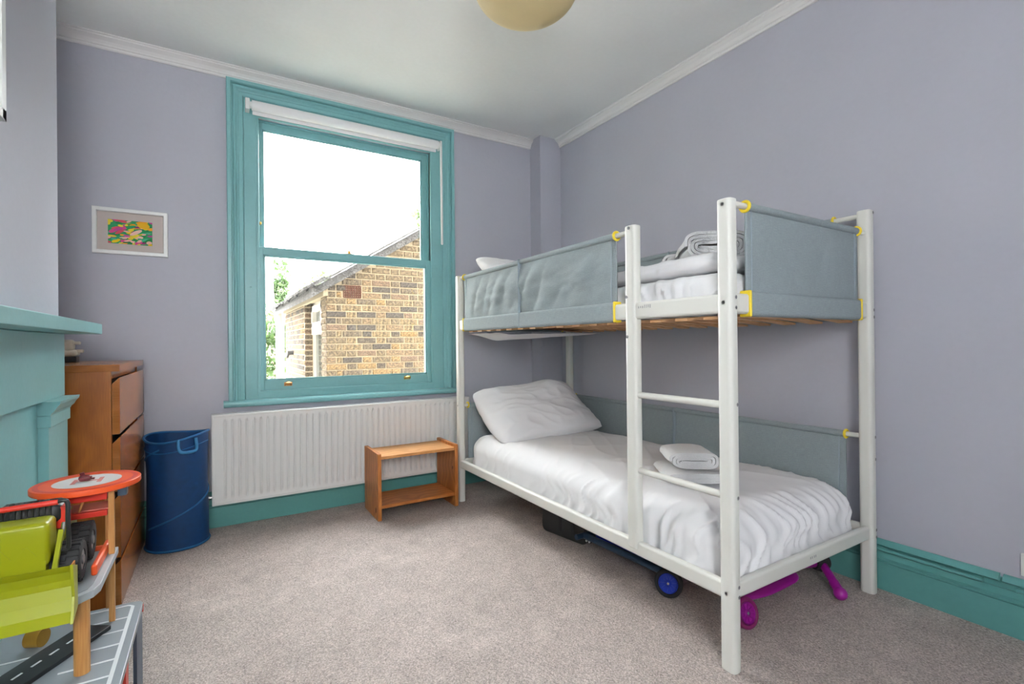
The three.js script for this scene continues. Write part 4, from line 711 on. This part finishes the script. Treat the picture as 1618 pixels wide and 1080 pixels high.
// folded / rolled towels: a thick ribbon wound in the local xy plane, extruded along z
function towelGeo(turns, w, h, len, th, s0) {
  const pts = [], N = 46 * turns;
  for (let i = 0; i <= N; i++) { const t = i / N, a = t * turns * 6.28318 + Math.PI, k = 0.07 + 0.93 * t, sq = (c) => Math.sign(c) * Math.pow(Math.abs(c), 0.55); pts.push([sq(Math.cos(a)) * (w / 2 - th / 2) * (0.55 + 0.45 * t), sq(Math.sin(a)) * (h / 2 - th / 2) * k]); }
  const L = [], Rr = []; for (let i = 0; i <= N; i++) { const a = pts[Math.max(0, i - 1)], c = pts[Math.min(N, i + 1)], dx = c[0] - a[0], dy = c[1] - a[1], l = Math.hypot(dx, dy) || 1, m = th / 2 * 0.94; L.push([pts[i][0] - dy / l * m, pts[i][1] + dx / l * m]); Rr.push([pts[i][0] + dy / l * m, pts[i][1] - dx / l * m]); }
  const sh = [...L, ...Rr.reverse()];
  // ends and skin as quads along the ribbon to stay robust
  const pos = [], q = (A, B, C, D) => { for (const P of [A, B, C, A, C, D]) pos.push(...P); };
  const R2 = Rr.slice().reverse(), wob = (x, y, z) => [x + 0.004 * noise(x * 20 + s0, y * 20, z * 14), y + 0.004 * noise(y * 20, x * 20 + s0, z * 14), z + 0.005 * noise(x * 30, y * 30, s0)];
  const S = 10; for (let k = 0; k < S; k++) { const z0 = -len / 2 + len * k / S, z1 = -len / 2 + len * (k + 1) / S; for (let i = 0; i < N; i++) { q(wob(...L[i], z0), wob(...L[i + 1], z0), wob(...L[i + 1], z1), wob(...L[i], z1)); q(wob(...R2[i], z1), wob(...R2[i + 1], z1), wob(...R2[i + 1], z0), wob(...R2[i], z0)); } }
  for (const z of [-len / 2, len / 2]) for (let i = 0; i < N; i++) q(wob(...L[i], z), wob(...L[i + 1], z), wob(...R2[i + 1], z), wob(...R2[i], z));
  let g = new THREE.BufferGeometry(); g.setAttribute('position', new THREE.Float32BufferAttribute(pos, 3)); g = mergeVertices(g, 1e-5); g.computeVertexNormals(); return toCreasedNormals(g, 0.9);
}
function towel(label, pos, ry, turns, w, h, len, th, s0) { const t = thing('folded_towel', label, 'towel', pos, 'folded white towels on the bunks'); t.rotation.y = ry; local(t, 'towel_cloth', towelGeo(turns, w, h, len, th, s0), M.towel); return t; }
towel('flat folded white bath towel under the smaller towel on the lower bunk', [1.815, 0.497, -1.462], -0.6, 2, 0.28, 0.050, 0.24, 0.0115, 1);
towel('smaller folded white towel on top of the bath towel, lower bunk', [1.815, 0.563, -1.475], -0.62, 3, 0.215, 0.082, 0.19, 0.0125, 4);
towel('white towel rolled on the upper bunk behind the near post', [1.80, 1.457, -1.34], -0.75, 4, 0.25, 0.125, 0.30, 0.0125, 7);
towel('flatter white towel beside the rolled one on the upper bunk', [1.965, 1.445, -1.59], -0.75, 3, 0.26, 0.09, 0.26, 0.0125, 9);
console.log('bed done');

// ================================================================ things under the bed
{
  const t = thing('storage_case', 'black plastic case under the lower bunk', 'case', [1.80, 0, -2.15]);
  const g = extr(rrect(-0.09, 0.22, 0.004, 0.17, 0.03), 0.34, 0.008, 6); g.rotateY(Math.PI / 2); g.rotateY(0.18); g.translate(1.66, 0.004, -2.12);
  part(t, 'shell', g, M.blackPlastic);
  for (const [x, z] of [[1.655, -2.215], [1.672, -2.125], [1.69, -2.02]]) part(t, 'rib', soft(x - 0.02, x + 0.02, 0.02, 0.15, z - 0.03, z + 0.03, [0.01, 0.02, 0.02], [4, 6, 4]), M.rubber);
  for (const [x, z] of [[1.668, -2.055], [1.678, -1.995], [1.68, -1.975]]) part(t, 'stud', new THREE.SphereGeometry(0.006, 10, 8).translate(x - 0.025, 0.045, z), M.plasticWhite, 'small white stud');
}
function wheel(t, name, c, axis, R, w, tyre, hub) {                // axis: unit vector of the axle
  const q = new THREE.Quaternion().setFromUnitVectors(V(0, 1, 0), axis), ap = (g) => g.applyQuaternion(q).translate(c.x, c.y, c.z);
  const wh = part(t, name, ap(lathe([[R * 0.70, -w / 2], [R * 0.93, -w / 2], [R, -w * 0.28], [R, w * 0.28], [R * 0.93, w / 2], [R * 0.70, w / 2], [R * 0.70, -w / 2]], 36)), tyre);
  const sp = [lathe([[R * 0.001, -w * 0.4], [R * 0.24, -w * 0.4], [R * 0.24, w * 0.4], [R * 0.001, w * 0.4]], 20), lathe([[R * 0.60, -w * 0.45], [R * 0.72, -w * 0.45], [R * 0.72, w * 0.45], [R * 0.60, w * 0.45], [R * 0.60, -w * 0.45]], 32), rod(V(0, -w * 0.22, 0), V(0, w * 0.22, 0), R * 0.66, 32)];
  for (let i = 0; i < 10; i++) { const a = i / 10 * 6.28318; sp.push(bx(-R * 0.04, R * 0.04, -w * 0.36, w * 0.36, R * 0.2, R * 0.64).rotateY(a)); }
  part(wh, 'hub', ap(merge(sp)), hub); part(wh, 'axle_bolt', ap(rod(V(0, -w * 0.52, 0), V(0, w * 0.52, 0), R * 0.09, 10)), M.chrome);
  return wh;
}
{
  const t = thing('kick_scooter', 'folded blue kick scooter under the lower bunk', 'scooter', [1.72, 0, -1.6], 'kick scooters under the bed');
  const ax = V(-0.86, 0.16, 0.48).normalize();
  wheel(t, 'wheel', V(1.635, 0.060, -1.437), ax, 0.058, 0.026, M.rubber, M.scooterBlue);
  wheel(t, 'wheel', V(1.86, 0.060, -1.50), ax, 0.058, 0.026, M.rubber, M.scooterBlue);
  part(t, 'axle', rod(V(1.635, 0.06, -1.437), V(1.86, 0.06, -1.50), 0.012, 10), M.scooterNavy);
  part(t, 'deck', soft(1.70, 1.83, 0.045, 0.075, -2.02, -1.45, [0.05, 0.014, 0.08], [12, 6, 30]), M.scooterBlue);
  part(t, 'steering_tube', rod(V(1.63, 0.10, -1.47), V(1.60, 0.10, -1.95), 0.016, 14), M.scooterNavy, 'dark blue steering tube');
  part(t, 'handlebar', rod(V(1.55, 0.10, -1.95), V(1.82, 0.10, -1.95), 0.014, 12), M.scooterNavy);
}
{
  const t = thing('kick_scooter', 'magenta kick scooter lying under the foot of the lower bunk', 'scooter', [2.0, 0, -1.2], 'kick scooters under the bed');
  const ax = V(-0.1, 0.3, 0.95).normalize();
  wheel(t, 'wheel', V(1.70, 0.058, -1.13), ax, 0.056, 0.028, M.magentaDark, M.magenta);
  wheel(t, 'wheel', V(2.16, 0.058, -1.30), ax, 0.056, 0.028, M.magentaDark, M.magenta);
  part(t, 'axle', rod(V(1.70, 0.058, -1.13), V(1.76, 0.066, -1.22), 0.012, 10), M.magenta);
  { const g = soft(1.74, 2.18, 0.055, 0.082, -1.30, -1.165, [0.08, 0.013, 0.05], [40, 6, 16]); const p = g.attributes.position; for (let i = 0; i < p.count; i++) { const x = p.getX(i); p.setY(i, p.getY(i) + 0.22 * Math.pow(Math.max(0, x - 1.98), 2) - 0.02 * smooth(1.74, 1.95, x)); } g.computeVertexNormals(); part(t, 'deck', g, M.magenta); }
  part(t, 'steering_tube', rod(V(2.02, 0.10, -1.27), V(2.30, 0.092, -1.165), 0.021, 16), M.magenta);
  part(t, 'clamp', merge(rod(V(2.27, 0.094, -1.177), V(2.33, 0.09, -1.155), 0.030, 16), bx(2.28, 2.32, 0.055, 0.13, -1.185, -1.145, 0.008)), M.blackPlastic, 'black clamp');
  part(t, 'handlebar', rod(V(2.305, 0.09, -1.16), V(2.20, 0.036, -1.035), 0.0165, 16), M.magenta); part(t, 'hand_grip', merge(new THREE.SphereGeometry(0.026, 18, 12).translate(2.20, 0.034, -1.035), rod(V(2.235, 0.053, -1.077), V(2.20, 0.036, -1.035), 0.019, 14)), M.magenta, 'rubber grip with rounded end');
  part(t, 'brake', bx(2.06, 2.09, 0.08, 0.12, -1.24, -1.2, 0.006), M.cream);
}
console.log('scooters done');

// ================================================================ toy garage
const GB = 0.36;
{
  const x0 = -0.452, x1 = -0.178, z0 = -1.745, z1 = -1.10;
  const t = thing('toy_garage', 'wooden toy car park garage with orange helipad and grey decks', 'toy', [-0.32, 0, -1.45]);
  const base = part(t, 'base_deck', extr(rrect(x0, x1, z0, z1, 0.025), 0.014, 0.0015, 6).rotateX(Math.PI / 2).translate(0, GB - 0.0015, 0), M.toyGrey, 'grey deck with white parking bays');
  const y = GB + 0.0006, ln = [];
  const line = (ax, az, cx, cz, w = 0.005) => { const l = Math.hypot(cx - ax, cz - az), a = Math.atan2(-(cz - az), cx - ax); ln.push(new THREE.BoxGeometry(l, 0.0012, w).rotateY(a).translate((ax + cx) / 2, y, (az + cz) / 2)); };
  line(x1 - 0.02, z0 + 0.03, x1 - 0.02, z1 + 0.02, 0.008); line(x0 + 0.03, z0 + 0.02, x1 - 0.03, z0 + 0.02, 0.006); line(x1 - 0.03, z0 + 0.02, x1 - 0.02, z0 + 0.03, 0.006);
  for (let i = 0; i < 8; i++) line(-0.30, z0 + 0.092 + i * 0.068, x1 - 0.02, z0 + 0.092 + i * 0.068);
  line(x0 + 0.01, -1.56, -0.35, -1.56, 0.004); line(-0.35, -1.56, -0.36, -1.44, 0.005); line(x0 + 0.01, -1.50, -0.37, -1.51, 0.004); line(-0.37, -1.51, -0.36, -1.49, 0.004);
  part(base, 'bay_lines', merge(ln), M.toyLine, 'white painted bay lines');
  part(t, 'deck_edge', bx(x1 - 0.004, x1 + 0.001, GB - 0.016, GB - 0.004, z0 + 0.02, z1), M.toyEdge);
  // road ramp plank with dashes
  { const A = V(-0.262, 0, -1.627), B = V(-0.50, 0, -1.26), d = B.clone().sub(A), L = d.length(), an = Math.atan2(-d.z, d.x); const pl = (g) => g.rotateY(an).translate((A.x + B.x) / 2, GB + 0.006, (A.z + B.z) / 2);
    const L2 = L * 0.74; const r = part(t, 'road_strip', new RoundedBoxGeometry(L2, 0.011, 0.078, 2, 0.002).translate(-(L - L2) / 2, 0, 0).rotateY(an).translate((A.x + B.x) / 2, GB + 0.006, (A.z + B.z) / 2), M.road, 'black road plank with white dashes');
    const ds = []; for (let i = 0; i < 6; i++) ds.push(new THREE.BoxGeometry(0.022, 0.001, 0.0045).translate(-L / 2 + 0.07 + i * 0.042, 0.0062, 0)); part(r, 'lane_dashes', pl(merge(ds)), M.toyLine); }
  // posts
  const woodPost = (x, z, ya, yb, w) => part(t, 'post', bx(x - w / 2, x + w / 2, ya, yb, z - w / 2, z + w / 2, 0.001), M.toyWood);
  woodPost(-0.234, -1.655, GB, 0.706, 0.0125); woodPost(-0.254, -1.745, GB, 0.706, 0.012); woodPost(-0.372, -1.66, 0.537, 0.706, 0.0125);
  part(t, 'round_post', rod(V(-0.255, GB, -1.428), V(-0.255, 0.52, -1.428), 0.0145, 24), M.toyWood, 'round wooden post');
  part(t, 'round_post', rod(V(-0.43, GB, -1.428), V(-0.43, 0.52, -1.428), 0.0145, 24), M.toyWood);
  // middle deck with chamfered corner and orange barrier
  const YT = 0.537; const up = part(t, 'middle_deck', extr([[-0.462, -1.405], [-0.262, -1.405], [-0.236, -1.432], [-0.228, -1.46], [-0.228, -1.70], [-0.462, -1.70]].map(([a, c]) => [a, -c]), 0.015, 0.0015).rotateX(-Math.PI / 2).translate(0, YT - 0.0165, 0), M.toyEdge, 'grey middle deck');
  part(up, 'deck_surface', extr([[-0.455, -1.415], [-0.268, -1.415], [-0.246, -1.438], [-0.240, -1.46], [-0.240, -1.69], [-0.455, -1.69]].map(([a, c]) => [a, -c]), 0.001).rotateX(-Math.PI / 2).translate(0, YT, 0), M.toyGrey);
  { const g = new RoundedBoxGeometry(0.012, 0.026, 0.185, 3, 0.005).translate(-0.2475, YT + 0.013, -1.605); part(t, 'barrier', g, M.orange, 'orange barrier'); }
  part(t, 'barrier', bx(-0.36, -0.25, YT, YT + 0.012, -1.702, -1.69, 0.003), M.orange);
  // crossbars
  const cross = (a, yy, h) => part(t, 'crossbar', bx(-0.376, -0.242, yy, yy + h, -1.664, -1.648, 0.002), M.red, 'red crossbar');
  cross(0, 0.682, 0.026); cross(0, 0.640, 0.014);
  part(t, 'lift_shelf', bx(-0.37, -0.242, 0.650, 0.656, -1.742, -1.665, 0.001), std({ color: lin(0.55, 0.16, 0.12), roughness: 0.4 }), 'pinkish red lift shelf');
  part(t, 'lift_pin', rod(V(-0.30, 0.655, -1.66), V(-0.292, 0.682, -1.66), 0.003, 8), M.toyWood);
  part(t, 'winch', bx(-0.224, -0.204, 0.680, 0.708, -1.70, -1.672, 0.003), M.toyNavy, 'dark winch block');
  // helipad with printed rings
  const pc = V(-0.293, 0, -1.722), pad = part(t, 'helipad', lathe([[0.0001, 0.706], [0.1135, 0.706], [0.115, 0.708], [0.115, 0.719], [0.1135, 0.7205], [0.0001, 0.7205]], 64).translate(pc.x, 0, pc.z), M.orange, 'round orange helipad with ring print');
  const ringM = (a, c, yy, m, n) => part(pad, n, lathe([[a, yy], [c, yy], [c, yy + 0.0006], [a, yy + 0.0006]], 64).translate(pc.x, 0, pc.z), m);
  ringM(0.097, 0.108, 0.7204, M.red, 'printed_ring'); ringM(0.0001, 0.072, 0.7204, std({ color: lin(0.62, 0.60, 0.60), roughness: 0.5 }), 'printed_ring');
  part(pad, 'printed_letter', merge(bx(-0.325, -0.315, 0.7208, 0.7213, -1.75, -1.694), bx(-0.271, -0.261, 0.7208, 0.7213, -1.75, -1.694), bx(-0.315, -0.271, 0.7208, 0.7213, -1.727, -1.717)), std({ color: lin(0.60, 0.20, 0.18), roughness: 0.5 }), 'faded red H');
  // lower storey
  part(t, 'side_wall', bx(x1 - 0.010, x1 - 0.002, 0.06, GB - 0.016, z0 + 0.004, z0 + 0.12), M.toyNavy, 'dark blue side panel'); part(t, 'side_wall', bx(x0 + 0.002, x0 + 0.010, 0.06, GB - 0.016, z0 + 0.004, z0 + 0.3), M.toyNavy);
  part(t, 'corner_stripe', bx(x1 - 0.003, x1 + 0.001, GB - 0.03, GB - 0.012, z0 + 0.001, z0 + 0.01), M.red);
  part(t, 'pillar', bx(x1 - 0.022, x1 - 0.010, 0.06, GB - 0.016, z0 + 0.20, z0 + 0.24), M.red, 'red pillar'); part(t, 'pillar', bx(x0 + 0.01, x0 + 0.022, 0.06, GB - 0.016, z1 - 0.06, z1 - 0.02), M.red); part(t, 'pillar', bx(x1 - 0.022, x1 - 0.01, 0.06, GB - 0.016, z1 - 0.06, z1 - 0.02), M.red);
  part(t, 'ground_deck', bx(x0, x1 + 0.004, 0.044, 0.062, z0, z1, 0.004), M.toyWood); for (const x of [x0 + 0.03, x1 - 0.03]) for (const z of [z0 + 0.03, z1 - 0.03]) part(t, 'foot', rod(V(x, 0, z), V(x, 0.044, z), 0.015, 14), M.toyWood);
}
{
  const p = thing('toy_helicopter', 'tiny dark red toy piece on the orange helipad', 'toy', [-0.298, 0.7213, -1.722]);
  part(p, 'body', merge(soft(-0.312, -0.284, 0.7213, 0.737, -1.733, -1.711, [0.009, 0.007, 0.009], [6, 5, 6]), rod(V(-0.302, 0.732, -1.722), V(-0.305, 0.744, -1.722), 0.005, 10), bx(-0.29, -0.278, 0.7245, 0.7285, -1.724, -1.717, 0.001)), std({ color: lin(0.14, 0.015, 0.02), roughness: 0.35 }));
}
// ================================================================ toy loader truck
{
  const Y = 0.5385, t = thing('toy_loader', 'lime green toy loader truck with chunky black tyres on the garage deck', 'toy', [-0.37, Y, -1.56]);
  const tyre = (x, z) => {
    const R = 0.048, w = 0.044, c = V(x, Y + R, z), q = (g) => g.rotateZ(Math.PI / 2).translate(c.x, c.y, c.z);
    const wh = part(t, 'tyre', q(lathe([[R * 0.5, -w / 2], [R * 0.86, -w / 2], [R * 0.93, -w * 0.36], [R * 0.93, w * 0.36], [R * 0.86, w / 2], [R * 0.5, w / 2], [R * 0.5, -w / 2]], 40)), M.rubber, 'black tyre');
    const bl = []; for (let i = 0; i < 20; i++) for (const s of [-1, 1]) bl.push(bx(-0.0045, 0.0045, s > 0 ? 0.001 : -w * 0.47, s > 0 ? w * 0.47 : -0.001, R * 0.88, R).rotateY((i + (s > 0 ? 0.5 : 0)) / 20 * 6.28318)); part(wh, 'tread', q(merge(bl)), M.rubber);
    part(wh, 'hub', q(merge(rod(V(0, -w * 0.45, 0), V(0, w * 0.45, 0), R * 0.5, 24), rod(V(0, -w * 0.53, 0), V(0, w * 0.53, 0), R * 0.22, 16))), M.steel);
  };
  tyre(-0.286, -1.50); tyre(-0.291, -1.64); tyre(-0.435, -1.50); tyre(-0.435, -1.64);
  part(t, 'chassis', bx(-0.41, -0.312, Y + 0.03, Y + 0.075, -1.70, -1.475, 0.006), M.blackPlastic);
  // cab block with sloping lower face
  const cab = part(t, 'cab', merge(soft(-0.445, -0.313, Y + 0.060, Y + 0.158, -1.52, -1.45, [0.012, 0.012, 0.006], [16, 10, 8]), prism([[0, 0.030], [0, 0.075], [-0.03, 0.075], [-0.03, 0.02], [0.02, 0.018]], V(-0.445, Y, -1.45), V(-0.318, Y, -1.45), V(0, 0, 1), V(0, 1, 0))), M.lime, 'lime green body');
  { const l = []; for (let i = 0; i < 4; i++) { const x = -0.402 + i * 0.02; l.push(bx(-0.002, 0.002, -0.014, 0.014, 0, 0.0015).rotateZ(i % 2 ? 0.6 : -0.6).translate(x, Y + 0.098, -1.4505)); } part(cab, 'embossed_mark', merge(l), M.lime, 'embossed zigzag mark'); }
  part(t, 'rear_body', soft(-0.44, -0.315, Y + 0.06, Y + 0.12, -1.74, -1.53, [0.012, 0.012, 0.012], [8, 6, 10]), M.lime);
  { const l = [soft(-0.425, -0.305, Y + 0.130, Y + 0.178, -1.60, -1.525, [0.014, 0.018, 0.014], [8, 6, 8])]; for (let i = 0; i < 9; i++) l.push(bx(-0.408 + i * 0.010, -0.404 + i * 0.010, Y + 0.14, Y + 0.184, -1.56, -1.519)); part(t, 'engine_grille', merge(l), M.blackPlastic, 'black ribbed engine cover'); }
  // lift arms
  for (const x of [-0.300, -0.43]) { const a = part(t, 'lift_arm', prism([[-0.006, 0], [0.006, 0], [0.006, 0.008], [-0.006, 0.008]], V(x, Y + 0.130, -1.47), V(x, Y + 0.010, -1.365), V(0, 0.7, 0.7), V(1, 0, 0)), M.lime, 'lime lift arm'); part(a, 'ram', rod(V(x + 0.004, Y + 0.142, -1.49), V(x + 0.004, Y + 0.04, -1.40), 0.004, 10), M.chrome); }
  // roll bar
  part(t, 'roll_bar', rod(V(-0.47, Y + 0.196, -1.45), V(-0.297, Y + 0.200, -1.45), 0.006, 12), M.red, 'red roll bar tube');
  part(t, 'roll_bar_bracket', tube([V(-0.299, Y + 0.201, -1.45), V(-0.287, Y + 0.202, -1.45), V(-0.281, Y + 0.193, -1.45), V(-0.281, Y + 0.16, -1.45), V(-0.281, Y + 0.10, -1.455), V(-0.286, Y + 0.092, -1.457), V(-0.30, Y + 0.09, -1.46)], 0.0045, 50, 10), M.blackPlastic, 'black bent tube');
  part(t, 'seat', bx(-0.318, -0.296, Y + 0.118, Y + 0.17, -1.56, -1.53, 0.004), M.red);
  // blade: curved plate with thickness, open towards the camera
  const sec = []; const P = [[0.030, 0.098], [0.012, 0.080], [0.002, 0.060], [0.0, 0.045], [0.006, 0.020], [0.018, 0.0], [0.036, -0.016]]; for (const p of P) sec.push(p); for (const p of P.slice().reverse()) sec.push([p[0] - 0.0035, p[1] - 0.001]);
  const bl = part(t, 'bucket', prism(sec, V(-0.475, Y + 0.0, -1.352), V(-0.252, Y + 0.0, -1.352), V(0, 0, 1), V(0, 1, 0)), M.lime, 'lime green bucket');
  part(bl, 'side_plate', extr([[0.034, 0.1], [-0.004, 0.085], [-0.006, 0.0], [0.036, -0.018], [0.02, 0.03]], 0.0035, 0.0008).rotateY(-Math.PI / 2).translate(-0.249, Y, -1.352), M.lime);
  part(bl, 'edge_rust', bx(-0.2525, -0.2495, Y + 0.085, Y + 0.1, -1.345, -1.322, 0.001), std({ color: lin(0.45, 0.16, 0.02), roughness: 0.7 }), 'worn orange corner');
}
{
  const t = thing('amber_toy_piece', 'small rounded amber toy piece under the loader bucket', 'toy', [-0.37, GB, -1.61]);
  part(t, 'piece_body', rod(V(-0.385, GB + 0.021, -1.618), V(-0.357, GB + 0.021, -1.605), 0.021, 24), std({ color: lin(0.42, 0.24, 0.03), roughness: 0.45 }));  // short amber cylinder, toy not identified
}
console.log('toys done');

scene.traverse((o) => { if (o.isMesh) { o.castShadow = true; o.receiveShadow = true; } });
renderer.render(scene, camera);
